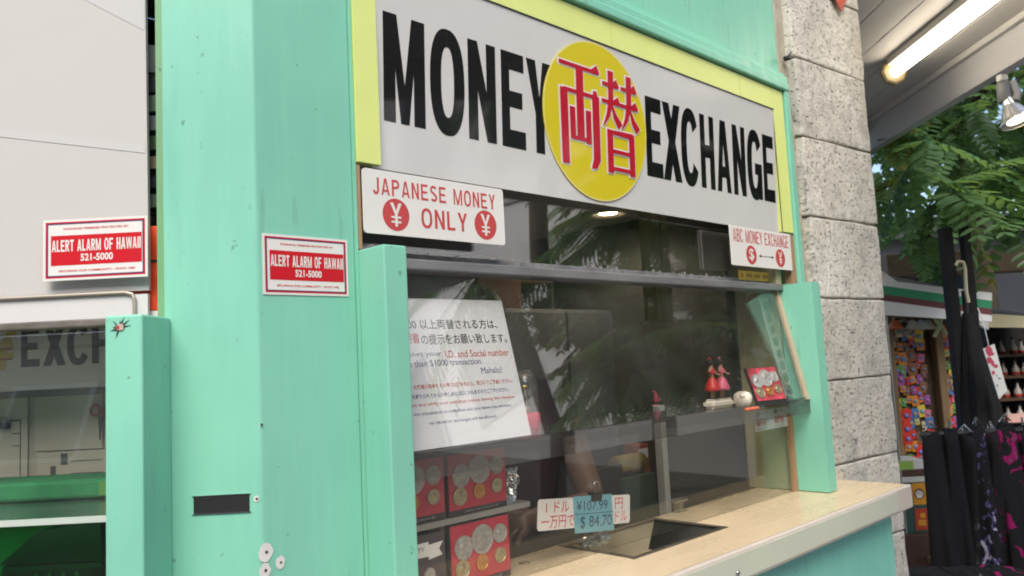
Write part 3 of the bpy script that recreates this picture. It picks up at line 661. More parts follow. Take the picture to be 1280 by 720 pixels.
# alarm stickers
NAVY = mat("sticker_navy", (.075, .03, .10), .5); STRED = mat("sticker_red", (.55, .008, .018), .5, spec=.25)
def alarm(name, fr, x0, x1, z0, z1, y, label, shear=0.):
    m = MB(); m.M = Matrix(((1, 0, 0, 0), (0, 1, 0, 0), (shear, 0, 1, -shear * x0), (0, 0, 0, 1)))
    W, H = x1 - x0, z1 - z0; X = lambda f: x0 + f * W; Z = lambda f: z0 + f * H
    m.box(x0, x1, y, y + .0012, z0, z1, CARD)
    for a, b, mt, yy in ((.028, .055, STRED, 1), (.036, .06, NAVY, 2)): pass
    def frame_(a, t, mt, yy):
        b = a * W / H; tb = t * W / H
        m.rect(X(a), X(1 - a), Z(b), Z(b + tb), yy, mt); m.rect(X(a), X(1 - a), Z(1 - b - tb), Z(1 - b), yy, mt)
        m.rect(X(a), X(a + t), Z(b + tb), Z(1 - b - tb), yy, mt); m.rect(X(1 - a - t), X(1 - a), Z(b + tb), Z(1 - b - tb), yy, mt)
    frame_(.024, .012, STRED, y - .0003); frame_(.036, .013, NAVY, y - .0003)
    m.rect(X(.075), X(.945), Z(.245), Z(.735), y - .0003, STRED)
    block_text(m, "ALERT ALARM OF HAWAII", X(.085), X(.937), Z(.47), Z(.66), y - .0006, CARD, .34, .17, .17)
    m.text("521-5000", X(.36), X(.67), Z(.305), Z(.425), y - .0006, CARD, .03)
    m.text("WARNING: PREMISES PROTECTED BY", X(.19), X(.82), Z(.825), Z(.86), y - .0003, STRED, .02)
    m.text("SECURING OUR COMMUNITY - SINCE 1982", X(.15), X(.88), Z(.135), Z(.17), y - .0003, STRED, .02)
    return single(name, m, label, "sticker", fr, ((x0 + x1) / 2, y, z0))
alarm("alarm_sticker", FAC, .0095, .1735, 1.6345, 1.7365, -.0016, "red and white alarm sticker on the mint corner post")
alarm("alarm_sticker", LEFT, -.3515, -.179, 1.673, 1.7745, -.002, "red and white alarm sticker on the white panel left of the post")

# =================================================================== NOTICE BEHIND THE SLOPING GLASS
th = math.atan2(.070, .284)
PM = Matrix.Translation((0, -.048, 1.352)) @ Matrix.Rotation(-th, 4, 'X')
nP = Vector((0, -math.cos(th), math.sin(th)))
def pp(px, py):
    r = ray(px, py); rl = Vector((r.dot(dU), -r.dot(nV), r.z)); cl = CAM - E0; cl = Vector((cl.dot(dU), -cl.dot(nV), CAM.z))
    o = Vector((0, -.048, 1.352)); t = (o - cl).dot(nP) / rl.dot(nP); P = cl + rl * t; q = PM.inverted() @ P; return q.x, q.z
m = MB(); m.M = PM
m.box(.256, .573, 0, .0018, 0, .293, PAPER)
BLUE = mat("notice_blue", (.07, .08, .20), .6); NRED = mat("notice_red", (.55, .07, .05), .6); NBLK = mat("notice_black", (.03, .03, .035), .6)
def nl(s, pxa, pxb, py, hpx, mt, bold=.0):
    xa, za = pp((pxa + pxb) / 2, py); h = hpx * .00165; m.text(s, pp(pxa, py)[0], pp(pxb, py)[0], za - h / 2, za + h / 2, -.0005, mt, bold)
nl("$1,000 以上両替される方は、", 488, 621, 405.5, 13, NBLK, .006)
nl("明書", 505, 524, 423, 12.5, NRED, .008); nl("の提示をお願い致します。", 526, 633, 423.5, 13, NBLK, .006)
nl("Please presnet your", 462, 552, 444, 7.5, BLUE, .002); nl("I.D. and Social number", 556, 636, 441.5, 9, NRED, .004)
nl("for more than $1000 transaction.", 478, 603, 454.5, 9, BLUE, .002); nl("Mahalo!", 601, 627, 462.5, 8, BLUE, .0)
nl("お客様の現金をその場でお確かめの上、窓口にてご確認ください。", 516, 641, 480, 5.5, NRED, .012)
nl("を離れられてからの申し出には応じかねますのでご了承ください。", 514, 637, 491.5, 5.5, BLUE, .012)
nl("Please count and verify your exchange before leaving the window.", 487, 645, 503, 5, NRED, .006)
nl("Once the transaction is complete and you leave the window,", 500, 641, 513.5, 5, BLUE, .006)
nl("no refund or exchanges will be allowed.", 536, 622, 525, 5, BLUE, .006)
single("notice_sheet", m, "white notice in Japanese and English leaning behind the sloping glass", "notice", FAC, PM @ Vector((.41, 0, 0)))

# =================================================================== COIN SETS
CRED = mat("coin_card_red", (.46, .018, .045), .3, var=.08, scale=12, coat=.3); COIN = mat("coin_silver", (.46, .45, .42), .34, .55, var=.35, scale=120, bump=.5, bscale=220)
COPPER = mat("coin_copper", (.55, .26, .08), .35, .7, var=.3, scale=150); GILT = mat("coin_gilt", (.42, .36, .22), .35, .7, var=.3, scale=120)
CASE = mat("coin_case_black", (.02, .018, .018), .35)
LAY = [(.20, .60, .21, 0), (.52, .67, .26, 0), (.83, .70, .17, 0), (.17, .24, .165, 2), (.50, .27, .145, 1), (.82, .31, .14, 2)]
def coin_set(x0, z0, w_, h_, y, label, M=None, red=None, cap=True, coins=LAY):
    t = Thing("coin_set", label, "coin set", FAC, (M @ Vector((x0 + w_ / 2, y, z0))) if M else (x0 + w_ / 2, y, z0), "coin sets in the window")
    def nb():
        b = MB()
        if M: b.M = M
        return b
    m = nb(); m.box(x0 - .003, x0 + w_ + .003, y + .0015, y + .0105, z0 - .012, z0 + h_ + .003, CASE, .0015)
    if cap: m.text("UNITED STATES PROOF SET", x0 + w_ * .25, x0 + w_ * .86, z0 - .0085, z0 - .0045, y + .001, COIN)
    t.part("case", m)
    m = nb(); m.box(x0, x0 + w_, y, y + .0012, z0, z0 + h_, red or CRED); t.part("card", m)
    for fx, fz, fr_, k in coins:
        m = nb(); r_ = fr_ * h_; mt = (COIN, COPPER, GILT)[k]
        m.lathe([(0, .0022), (r_ * .86, .0022), (r_ * .9, .0030), (r_, .0030), (r_, 0)], (x0 + fx * w_, y, z0 + fz * h_), mt, 28, (0, -1, 0), False)
        m.lathe([(0, .0042), (r_ * .3, .0036), (r_ * .42, .0023)], (x0 + fx * w_ - r_ * .1, y, z0 + fz * h_ + r_ * .15), mt, 12, (0, -1, 0))
        t.part("coin", m)
    return t
cs_y = .022
coin_set(.405, 1.217, .155, .108, cs_y, "red coin set on the little shelf right under the notice, middle of the row")
coin_set(.235, 1.219, .158, .106, cs_y, "red coin set partly hidden by the mint side board, on the little shelf")
coin_set(.404, 1.075, .157, .112, cs_y, "red coin set standing on the counter below the little shelf")
m = MB(); m.box(.252, .625, cs_y + .012, .075, 1.196, 1.2045, mat("grey_shelf", (.27, .26, .24), .5, var=.1)); m.box(.252, .625, cs_y - .004, cs_y + .0118, 1.1935, 1.2045, mat("grey_shelf", (.27, .26, .24)))
m.box(.252, .262, cs_y + .002, .075, 1.0605, 1.193, mat("grey_shelf", (.27, .26, .24))); m.box(.392, .400, cs_y + .014, .075, 1.0605, 1.193, mat("grey_shelf", (.27, .26, .24)))
single("riser_shelf", m, "low grey riser shelf carrying two red coin sets", "shelf", FAC, (.44, .05, 1.06))
t = Thing("coin_folder", "dark coin folder with a white ribbon banner, beside the mint side board", "coin folder", FAC, (.325, .02, 1.0605))
m = MB(); m.box(.268, .386, .018, .024, 1.0625, 1.185, mat("folder_dark", (.06, .045, .05), .5, var=.2)); t.part("folder", m)
m = MB(); zz = 1.158
m.prism([(.27, zz - .012), (.345, zz - .014), (.345, zz - .02), (.378, zz - .016), (.370, zz - .004), (.380, zz + .009), (.345, zz + .007), (.345, zz + .013), (.27, zz + .012)], .0165, .0178, CARD)
m.text("LIBERTY", .285, .335, zz - .003, zz + .005, .0162, NBLK); t.part("ribbon", m)
m = MB(); m.lathe([(0, .003), (.013, .003), (.0135, 0)], (.345, .018, 1.110), COIN, 24, (0, -1, 0), False); m.text("COIN", .335, .356, 1.085, 1.089, .0176, COIN); t.part("coin", m)
# leaning set and coin strip at the right end of the shelf
b1 = hz(968, 505, 1.3475)
LM = Matrix.Translation((b1.x, b1.y, 1.3475)) @ Matrix.Rotation(R(-14), 4, 'Z') @ Matrix.Rotation(R(-20), 4, 'X')
coin_set(-.060, .013, .115, .098, 0, "red coin set leaning on the shelf beside the hula dancers", LM, mat("coin_card_pink", (.46, .06, .08), .25, var=.5, scale=40), False)
GRC = mat("strip_coin_green", (.10, .13, .08), .4, .4)
SM = Matrix.Translation((0, -.045, 1.36)) @ Matrix.Rotation(-math.atan2(.07, .336), 4, 'X')
m = MB(); m.M = SM; m.box(1.690, 1.745, .004, .0055, .0, .315, glass_mat("sleeve", (.85, .88, .8), .35)); m.box(1.6885, 1.692, .0035, .0065, 0, .315, SILV)
for k in range(8): m.lathe([(0, .002), (.014, .002), (.015, 0)], (1.722, .004, .02 + k * .038), GRC, 18, (0, -1, 0), False)
single("coin_strip", m, "clear sleeve strip of green tinged coins along the right edge of the sloping glass", "coin strip", FAC, SM @ Vector((1.715, 0, 0)))
# window strip label
m = MB(); xa, xb = fu(945, 530)[0], fu(989, 530)[0]
m.box(xa, xb, .0025, .0035, 1.262, 1.322, PAPER); xm = (xa + xb) / 2
BGR = mat("label_slate", (.14, .16, .20), .6)
for k in (0, 1):
    x0 = xa + k * (xb - xa) / 2 + .008
    m.text("両替所", x0, x0 + .060, 1.274, 1.300, .0021, PINKR if k == 0 else RED, .03); m.rect(x0, x0 + .022, 1.306, 1.320, .0021, BGR); m.text("お得", x0 + .03, x0 + .055, 1.308, 1.318, .0021, BGR)
    m.text("MONEY EXCHANGE", x0, x0 + .055, 1.266, 1.270, .0021, NBLK)
single("window_label", m, "white paper strip with red Japanese lettering at the right end of the lower glass", "label", FAC, (xm, .003, 1.262))

# =================================================================== RATE CARD, CLIP, TRAY AND SMALL THINGS
RM = Matrix.Translation((.629, .0045, 1.141)) @ Matrix.Rotation(R(6.4), 4, 'Y')
m = MB(); m.M = RM; rbox(m, 0, .32, 0, .066, 0, .0015, CARD, .006)
m.text("1 ドル", .025, .100, .036, .060, -.0004, RED, .0); m.text("一万円で", .010, .118, .004, .030, -.0004, RED, .0)
m.text("円", .262, .292, .034, .060, -.0004, RED, .0); m.text("ドル", .262, .308, .005, .030, -.0004, RED, .0)
BLUC = mat("rate_blue", (.16, .40, .46), .5); INKB = mat("rate_ink", (.03, .05, .10), .5)
m.prism([(.120, -.012), (.258, -.013), (.246, .070), (.112, .068)], -.0022, -.0006, BLUC)
m.text("¥107.99", .122, .232, .036, .058, -.0026, INKB, .0); m.text("$ 84.70", .136, .248, -.005, .024, -.0026, INKB, .0); m.rect(.116, .252, .0285, .030, -.0025, INKB)
single("rate_card", m, "white rate card with red Japanese text and a pale blue price insert, behind the glass", "rate card", FAC, RM @ Vector((.16, 0, 0)))
cl = Thing("binder_clip", "black binder clip gripping the top of the rate card", "clip", FAC, RM @ Vector((.19, 0, .07)))
m = MB(); m.M = RM; m.hexa([(.172, -.004, .056), (.208, -.004, .056), (.208, .005, .056), (.172, .005, .056)], [(.174, -.009, .076), (.206, -.009, .076), (.206, .010, .076), (.174, .010, .076)], DARK); cl.part("body", m)
m = MB(); m.M = RM; m.tube([(.181, -.003, .076), (.180, -.004, .094), (.184, -.004, .1), (.196, -.004, .1), (.200, -.004, .094), (.199, -.003, .076)], .0012, STEEL, 6); cl.part("handle", m)
tr = Thing("deal_tray", "sunken steel money tray set into the counter under the glass", "tray", FAC, (1.01, 0, 1.03))
m = MB(); A, B, Cc, D = (.823, .115), (1.197, .115), (1.197, -.0995), (.823, -.0995)
RIM = mat("tray_rim", (.22, .20, .17), .35, .8); BOWL = mat("tray_steel", (.62, .52, .36), .38, .55, var=.12, scale=9); TBLK = mat("tray_black", (.02, .022, .02), .25)
def rimbar(p, q, wd):
    p = Vector(p); q = Vector(q); d_ = (q - p).normalized(); n_ = Vector((-d_.y, d_.x)) * wd
    m.hexa([(p.x - n_.x, p.y - n_.y, 1.0602), (q.x - n_.x, q.y - n_.y, 1.0602), (q.x + n_.x, q.y + n_.y, 1.0602), (p.x + n_.x, p.y + n_.y, 1.0602)], [(p.x - n_.x, p.y - n_.y, 1.0625), (q.x - n_.x, q.y - n_.y, 1.0625), (q.x + n_.x, q.y + n_.y, 1.0625), (p.x + n_.x, p.y + n_.y, 1.0625)], RIM)
rimbar((.815, A[1]), (1.205, B[1]), .006); rimbar((.815, D[1]), (1.205, Cc[1]), .006); rimbar((A[0], -.093), (D[0], .109), .006); rimbar((B[0], -.093), (Cc[0], .109), .006)
tr.part("rim", m)
m = MB(); zt_, zl = 1.0601, 1.005
m.add([(A[0], A[1], zt_), (B[0], B[1], zt_), (Cc[0], Cc[1], zt_), (D[0], D[1], zt_), (.86, .07, zl), (1.10, .07, zl), (1.10, -.055, zl), (.86, -.055, zl)],
      [(0, 1, 5, 4), (2, 3, 7, 6), (3, 0, 4, 7), (4, 5, 6, 7)], BOWL, False); m.add([(B[0], B[1], zt_), (Cc[0], Cc[1], zt_), (1.10, -.055, zl), (1.10, .07, zl)], [(0, 1, 2, 3)], TBLK)
m.box(.82, 1.2, -.1, .117, .985, .990, DARK)
tr.part("bowl", m)
def crumple(mb, c, sx, sy, sz, mt, seed, sub=3, k=.35):
    bm = bmesh.new(); bmesh.ops.create_icosphere(bm, subdivisions=sub, radius=1)
    for q in bm.verts:
        f = 1 + k * noise.noise(q.co * 2.3 + Vector((seed, 1, 2))) + k * .6 * noise.noise(q.co * 6 + Vector((seed, 5, 2)))
        q.co = Vector((c[0] + q.co.x * sx * f, c[1] + q.co.y * sy * f, c[2] + q.co.z * sz * f))
    mb.bm(bm, mt, False)
CELLO = mat("cellophane", (.66, .68, .62), .12, .3, var=.4, scale=60)
m = MB(); q = hz(735, 682, 1.06); crumple(m, (.862, .062, 1.068), .030, .020, .014, CELLO, 3); crumple(m, (.895, .055, 1.072), .024, .018, .016, CELLO, 8)
single("cellophane_wrap", m, "crumpled shiny cellophane lying in the far corner of the steel tray", "wrap", FAC, (.88, .06, 1.06))
q = hz(852, 640, 1.0602)
ab = glass_mat("acrylic_block", (.92, .92, .85), .25, dirtcol=(.7, .68, .55))
m = MB(); m.box(q.x - .030, q.x + .030, q.y - .004, q.y + .022, 1.088, 1.0945, ab); m.box(q.x - .010, q.x + .010, q.y, q.y + .018, 1.0605, 1.088, ab); m.box(q.x - .022, q.x + .022, q.y - .004, q.y + .022, 1.0605, 1.063, ab)
single("acrylic_stand", m, "tiny clear acrylic stand on the counter behind the glass", "stand", FAC, (q.x, q.y, 1.0605))
FOIL = mat("foil", (.66, .68, .68), .18, .9, var=.2, scale=60)
m = MB(); fx = .592
bm = bmesh.new(); bmesh.ops.create_grid(bm, x_segments=9, y_segments=12, size=.5)
for v_ in bm.verts:
    a_, c_ = v_.co.x, v_.co.y; v_.co = Vector((fx + a_ * .036 + c_ * .012, .040 + .010 * noise.noise(Vector((a_ * 7, c_ * 7, 2))), 1.2415 + c_ * .073 + .004 * noise.noise(Vector((a_ * 9, c_ * 3, 9)))))
sol = bmesh.ops.solidify(bm, geom=bm.faces[:], thickness=.006); m.bm(bm, FOIL)
single("foil_packet", m, "crinkled silver foil packet standing on the end of the grey riser shelf", "packet", FAC, (fx, .04, 1.2045))

# glass dome with red foot
q = hz(673, 541, 1.3475); cl_ = Thing("glass_dome", "clear glass dome on a red foot with gilt trinkets inside, right of the notice", "glass dome", FAC, (q.x, q.y + .03, 1.3475))
c3 = (q.x - .004, q.y + .03, 1.3475)
m = MB(); m.lathe([(0, 0), (.031, 0), (.031, .040), (.028, .043), (0, .043)], c3, mat("dome_red", (.55, .02, .06), .3), 28); cl_.part("foot", m)
m = MB(); m.lathe([(.029, .0435), (.029, .10), (.024, .122), (.014, .135), (0, .139)], c3, glass_mat("dome_glass", (.93, .95, .9), .12, .06), 28); cl_.part("dome", m)
m = MB(); m.tube([(c3[0], c3[1], 1.391), (c3[0] + .004, c3[1], 1.42), (c3[0] - .003, c3[1], 1.445)], .002, GILT, 6); m.lathe([(0, -.004), (.008, -.002), (.009, .003), (0, .006)], (c3[0] - .002, c3[1], 1.447), mat("gilt_bright", (.8, .62, .2), .25, .8), 12); m.lathe([(0, 0), (.012, .0), (.008, .012), (0, .016)], (c3[0], c3[1], 1.391), GILT, 12); cl_.part("trinket", m)

# hula dancers on their base
q = hz(908, 510, 1.3475); bx, by = q.x, q.y + .022
t = Thing("hula_dancers", "pair of little hula dancers in red and pink skirts on one white base", "figurine", FAC, (bx, by, 1.3475))
IVO = mat("ivory_plastic", (.74, .68, .55), .35)
m = MB(); bm = bmesh.new(); bmesh.ops.create_cube(bm, size=1)
for v_ in bm.verts: v_.co = Vector((bx + v_.co.x * .120 * (.92 if v_.co.z > 0 else 1), by + v_.co.y * .040, 1.3610 + v_.co.z * .0265))
bmesh.ops.bevel(bm, geom=bm.edges[:], offset=.009, segments=3, affect='EDGES'); m.bm(bm, IVO)
for dx in (-.024, .02): m.box(bx + dx - .014, bx + dx + .012, by - .014, by + .002, 1.3742, 1.3752, DARK)
t.part("base", m)
DSK = mat("doll_skin", (.42, .20, .12), .5)
for dx, mt in ((-.028, mat("skirt_red", (.60, .02, .02), .4)), (.022, mat("skirt_pink", (.72, .12, .20), .4))):
    X = bx + dx; z0 = 1.3745
    vs, fs = skin([(X, by, z0 + .048), (X, by, z0 + .066), (X, by, z0 + .082), (X, by, z0 + .090), (X, by, z0 + .100), (X - .013, by - .002, z0 + .079), (X - .020, by - .008, z0 + .072), (X - .030, by - .012, z0 + .078), (X + .013, by, z0 + .078), (X + .018, by - .008, z0 + .066), (X + .027, by - .012, z0 + .067), (X - .005, by, z0 + .04), (X - .005, by, z0 + .001), (X + .005, by, z0 + .04), (X + .005, by, z0 + .001)],
                  [(0, 1), (1, 2), (2, 3), (3, 4), (2, 5), (5, 6), (6, 7), (2, 8), (8, 9), (9, 10), (0, 11), (11, 12), (0, 13), (13, 14)],
                  [.008, .006, .009, .004, .0095, .0032, .0028, .0025, .0032, .0028, .0025, .0042, .004, .0042, .004], 1)
    b2 = MB(); b2.add(vs, fs, DSK, True); dl = t.part("dancer", b2)
    b2 = MB(); b2.lathe([(.0085, .058), (.013, .050), (.021, .030), (.022, .022), (.018, .022), (.008, .05)], (X, by, z0), mt, 18); t.part("skirt", b2, dl)
    b2 = MB(); b2.lathe([(.0095, .070), (.0098, .078), (.0075, .083)], (X, by, z0), mt, 12); t.part("top", b2, dl)
    b2 = MB(); b2.lathe([(0, .0), (.0105, .004), (.0112, .012), (.008, .018), (0, .020)], (X - .002, by + .003, z0 + .092), HAIR, 14); b2.lathe([(0, -.004), (.005, 0), (0, .004)], (X - .010, by - .003, z0 + .112), mt, 8); t.part("hair", b2, dl)
q2 = hz(934, 508, 1.3475)
m = MB(); c3 = (q2.x, q2.y + .012, 1.3475)
m.lathe([(0, 0), (.018, 0), (.024, .012), (.026, .026), (.022, .036), (.012, .042), (0, .043)], (c3[0], c3[1], 1.3475), IVO, 20); m.lathe([(.008, .0), (.010, .004), (.006, .010)], (c3[0] - .018, c3[1] - .010, 1.3745), IVO, 10)
single("ivory_ornament", m, "rounded ivory ornament at the end of the hula dancers' base", "ornament", FAC, (c3[0], c3[1], 1.3475))
q3 = hz(941, 513, 1.3475); m = MB()
for k in range(5): m.lathe([(0, 0), (.009, .002), (.006, .007), (0, .009)], (q3.x - .02 + .012 * k, q3.y + .004 + .003 * (k % 2), 1.3475), mat("coral_red", (.55, .12, .06), .5), 10)
single("coral_beads", m, "short string of coral red beads at the front of the shelf", "beads", FAC, (q3.x, q3.y, 1.3475))
q = hz(826, 507, 1.3475); t = None; m = MB(); PK = mat("figure_pink", (.60, .06, .14), .45); c3 = (q.x, q.y + .02, 1.3475)
vs, fs = skin([(c3[0], c3[1], 1.353), (c3[0] - .002, c3[1], 1.365), (c3[0] + .004, c3[1], 1.380), (c3[0] - .003, c3[1], 1.393), (c3[0] - .008, c3[1], 1.388), (c3[0] + .016, c3[1], 1.368), (c3[0] + .020, c3[1], 1.36)], [(0, 1), (1, 2), (2, 3), (3, 4), (1, 5), (5, 6)], [.009, .010, .008, .007, .004, .007, .008], 1)
m.add(vs, fs, PK, True); m.lathe([(0, 0), (.012, 0), (.012, .003), (0, .004)], c3, PK, 14)
single("pink_figurine", m, "small pink seahorse shaped figurine on the shelf above the white strut", "figurine", FAC, c3)
# =================================================================== INSIDE THE EXCHANGE WINDOW
t = Thing("desk", "dark clerk desk behind the exchange counter", "desk", FAC, (1.0, .42, 0))
DSKM = mat("desk_dark", (.04, .035, .03), .5)
m = MB(); m.box(.32, 1.74, .15, .72, .72, .75, DSKM, .004); t.part("desk_top", m)
for x in (.34, 1.70):
    for y in (.17, .68): m = MB(); m.box(x, x + .03, y, y + .03, 0, .72, DSKM); t.part("leg", m)
q = I(828, 580, -.2); qt = I(819, 507, -.2)
m = MB(); m.box(q.x - .013, q.x + .013, .186, .214, .7505, qt.z, mat("strut_white", (.38, .38, .36), .25, var=.05), .003)
single("strut", m, "pale upright strut behind the lower glass, right of the rate card", "strut", FAC, (q.x, .2, .7505))
# clerk
SH = mat("maroon_shirt", (.022, .005, .010), .85, var=.8, scale=26); TRO = mat("dark_trousers", (.02, .02, .025), .9)
pel = I(600, 700, -.62); pel.z = .98
sho = I(694, 545, -.50); sho.z = 1.40; elb = I(742, 628, -.36); hnd = I(655, 652, -.24); nck = (sho + Vector((-.19, .08, .07)))
hd = nck + Vector((-.07, -.03, .12))
so2 = sho + Vector((-.34, .10, 0)); el2 = so2 + Vector((-.08, -.05, -.27)); hn2 = el2 + Vector((.14, -.20, -.05))
ch = (sho + so2) / 2 + Vector((0, 0, -.06)); px_, py_ = pel.x, pel.y
pel = Vector((ch.x, ch.y + .03, .98))
hip1 = pel + Vector((.09, 0, -.06)); kn1 = Vector((hip1.x, hip1.y, .52)); ft1 = Vector((hip1.x, hip1.y, .08)); to1 = ft1 + Vector((0, -.16, -.04))
hip2 = pel + Vector((-.09, 0, -.06)); kn2 = Vector((hip2.x, hip2.y, .52)); ft2 = Vector((hip2.x, hip2.y, .08)); to2 = ft2 + Vector((0, -.16, -.04))
V0 = [pel, ch, nck, hd, hd + Vector((0, 0, .09)), sho, elb, hnd, so2, el2, hn2, hip1, kn1, ft1, to1, hip2, kn2, ft2, to2, hnd + Vector((-.06, -.03, -.008)), hn2 + Vector((.05, -.05, 0))]
E_ = [(0, 1), (1, 2), (2, 3), (3, 4), (1, 5), (5, 6), (6, 7), (1, 8), (8, 9), (9, 10), (0, 11), (11, 12), (12, 13), (13, 14), (0, 15), (15, 16), (16, 17), (17, 18), (7, 19), (10, 20)]
rad = [.14, .14, .055, .088, .07, .062, .043, .026, .062, .043, .026, .085, .06, .04, .03, .085, .06, .04, .03, .030, .030]
fing = []
for base, dr, up in ((19, Vector((-.9, -.4, -.1)).normalized(), 1), (20, Vector((.7, -.7, 0)).normalized(), 1)):
    b0 = V0[base]; sd = Vector((-dr.y, dr.x, 0)).normalized()
    for k in range(4):
        i0 = len(V0); s = sd * (k - 1.5) * .019; ln = (.034, .040, .038, .030)[k]
        V0 += [b0 + dr * .018 + s, b0 + dr * (.018 + ln) + s + Vector((0, 0, .003)), b0 + dr * (.018 + ln * 1.75) + s + Vector((0, 0, -.014))]; E_ += [(base, i0), (i0, i0 + 1), (i0 + 1, i0 + 2)]; rad += [.010, .009, .0075]
    i0 = len(V0); V0 += [b0 - dr * .02 - sd * .036, b0 + dr * .012 - sd * .052]; E_ += [(base, i0), (i0, i0 + 1)]; rad += [.011, .009]
vs, fs = skin([tuple(v_) for v_ in V0], E_, rad, 2)
per = Thing("person", "clerk in a dark maroon patterned shirt leaning an arm on the desk behind the counter", "person", FAC, (pel.x, pel.y, 0))
m = MB(); m.add(vs, fs, SKIN, True); body = per.part("body", m)
vs, fs = skin([tuple(v_) for v_ in (pel + Vector((0, 0, -.04)), ch, nck + Vector((0, 0, -.035)), sho, sho + (elb - sho) * .42, so2, so2 + (el2 - so2) * .42)], [(0, 1), (1, 2), (1, 3), (3, 4), (1, 5), (5, 6)], [.165, .165, .085, .082, .072, .082, .072], 2)
m = MB(); m.add(vs, fs, SH, True); per.part("shirt", m)
vs, fs = skin([tuple(v_) for v_ in (pel, hip1, kn1, ft1 + Vector((0, 0, .03)), hip2, kn2, ft2 + Vector((0, 0, .03)))], [(0, 1), (1, 2), (2, 3), (0, 4), (4, 5), (5, 6)], [.16, .10, .078, .065, .10, .078, .065], 2)
m = MB(); m.add(vs, fs, TRO, True); per.part("trousers", m)
m = MB(); bm = bmesh.new(); bmesh.ops.create_icosphere(bm, subdivisions=3, radius=1)
for v_ in bm.verts:
    p = Vector(v_.co); v_.co = hd + Vector((p.x * .098, .02 + p.y * .108, .055 + p.z * (.098 if p.z > 0 else .13 if p.y > .1 else .05)))
m.bm(bm, HAIR, True); per.part("hair", m)
m = MB(); fc = hd + Vector((0, -.088, .02))
for s in (-1, 1):
    m.lathe([(0, -.008), (.010, 0), (0, .008)], fc + Vector((s * .032, .006, .03)), mat("eye_white", (.7, .7, .68), .2), 10, (0, 1, 0)); m.lathe([(0, -.003), (.005, 0), (0, .003)], fc + Vector((s * .032, -.004, .03)), DARK, 10, (0, 1, 0))
m.tube([fc + Vector((0, .0, .03)), fc + Vector((0, -.018, .0)), fc + Vector((0, -.004, -.008))], [.007, .011, .008], SKIN, 8); m.tube([fc + Vector((-.024, .006, -.034)), fc + Vector((0, -.004, -.036)), fc + Vector((.024, .006, -.034))], .005, mat("lip", (.3, .1, .08), .5), 6)
per.part("face", m)

def panel(name, pa, pb, v, d, mt, label, cat, extra=None, bev=.004):
    """a box-like piece of the room whose front spans two measured corners"""
    a = I(pa[0], pa[1], v); b = I(pb[0], pb[1], v); m = MB(); m.box(a.x, b.x, -v, -v + d, b.z, a.z, mt, bev)
    if extra: extra(m, a, b)
    return m, a, b
# made-up grey cabinet in place of a grey reflection, red box on top
GREYC = mat("reflection_grey", (.115, .12, .125), .55, var=.15, scale=3)
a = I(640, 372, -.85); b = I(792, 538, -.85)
t = Thing("grey_reflection_cabinet", "made-up flat grey cabinet standing in for a grey reflection, behind the notice and dome", "cabinet", FAC, ((a.x + b.x) / 2, .85, 0))
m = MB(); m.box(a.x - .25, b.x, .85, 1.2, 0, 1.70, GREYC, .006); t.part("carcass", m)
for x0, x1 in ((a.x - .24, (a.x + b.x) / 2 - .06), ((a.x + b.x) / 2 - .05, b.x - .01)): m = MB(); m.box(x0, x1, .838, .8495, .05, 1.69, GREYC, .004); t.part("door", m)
m = MB(); m.box(a.x - .12, a.x + .10, .9, 1.1, 1.7005, 1.86, mat("brown_box", (.09, .035, .02), .7), .004); m.box(a.x - .121, a.x + .101, .899, 1.101, 1.80, 1.862, mat("brown_box_lid", (.10, .04, .025), .7))
single("brown_box", m, "red brown lidded box on top of the made-up grey cabinet", "box", FAC, (a.x, 1.0, 1.7005))
# back shelf unit with odds and ends
PGRN = mat("pale_green_metal", (.20, .27, .22), .5, var=.2); BEI = mat("beige_board", (.34, .26, .14), .6, var=.1)
t = Thing("shelf_unit", "open shelf unit of beige boards along the back of the room", "shelf", FAC, (1.5, 1.2, 0))
yb = 1.15
for k, z in enumerate((.55, 1.05, 1.47, 1.86)): m = MB(); m.box(1.36, 1.955, yb, yb + .35, z - .02, z, BEI, .003); t.part("shelf_board", m)
for x in (1.345, 1.957): m = MB(); m.box(x, x + .014, yb, yb + .35, 0, 1.95, PGRN); t.part("upright", m)
rr = random.Random(11); cols = [(.30, .36, .30), (.05, .05, .05), (.35, .32, .22), (.12, .16, .2), (.4, .4, .38), (.22, .1, .07), (.10, .13, .08)]
nm = ["pale green", "black", "cream", "slate blue", "light grey", "rust brown", "dark olive"]
for k in range(12):
    z = (1.05, 1.47, 1.86)[k // 4]; x = 1.38 + .145 * (k % 4); c = k * 3 % 7; h = .09 + .18 * rr.random() if z < 1.8 else .09
    wbx = .09 + .03 * rr.random(); m = MB(); m.box(x, x + wbx, yb + .04, yb + .25, z + .0005, z + h, mat("box_" + nm[c].replace(' ', '_'), cols[c], .6, var=.15), .003); m.box(x + .012, x + wbx - .012, yb + .038, yb + .0395, z + h * .3, z + h * .62, PAPER)
    single("storage_box", m, "%s storage box, %s on the back unit's %s shelf" % (nm[c], ("first from the cabinet", "second from the cabinet", "third from the cabinet", "next to the end upright")[k % 4], ("lower", "middle", "top")[k // 4]), "box", FAC, (x + .05, yb + .1, z), "boxes on the back shelf unit")
# pale green locker
a = I(772, 385, -.95); b = I(806, 515, -.95); m = MB(); m.box(b.x - .10, b.x + .10, .95, 1.12, 0, 1.72, PGRN, .006)
for k in range(3): m.box(b.x - .09, b.x + .09, .944, .9495, .06 + k * .55, .56 + k * .55, PGRN, .004); m.box(b.x - .03, b.x + .03, .94, .9435, .40 + k * .55, .45 + k * .55, DARK)
single("green_locker", m, "narrow pale green locker with dark slots, right of the made-up grey cabinet", "locker", FAC, (b.x, 1.03, 0))
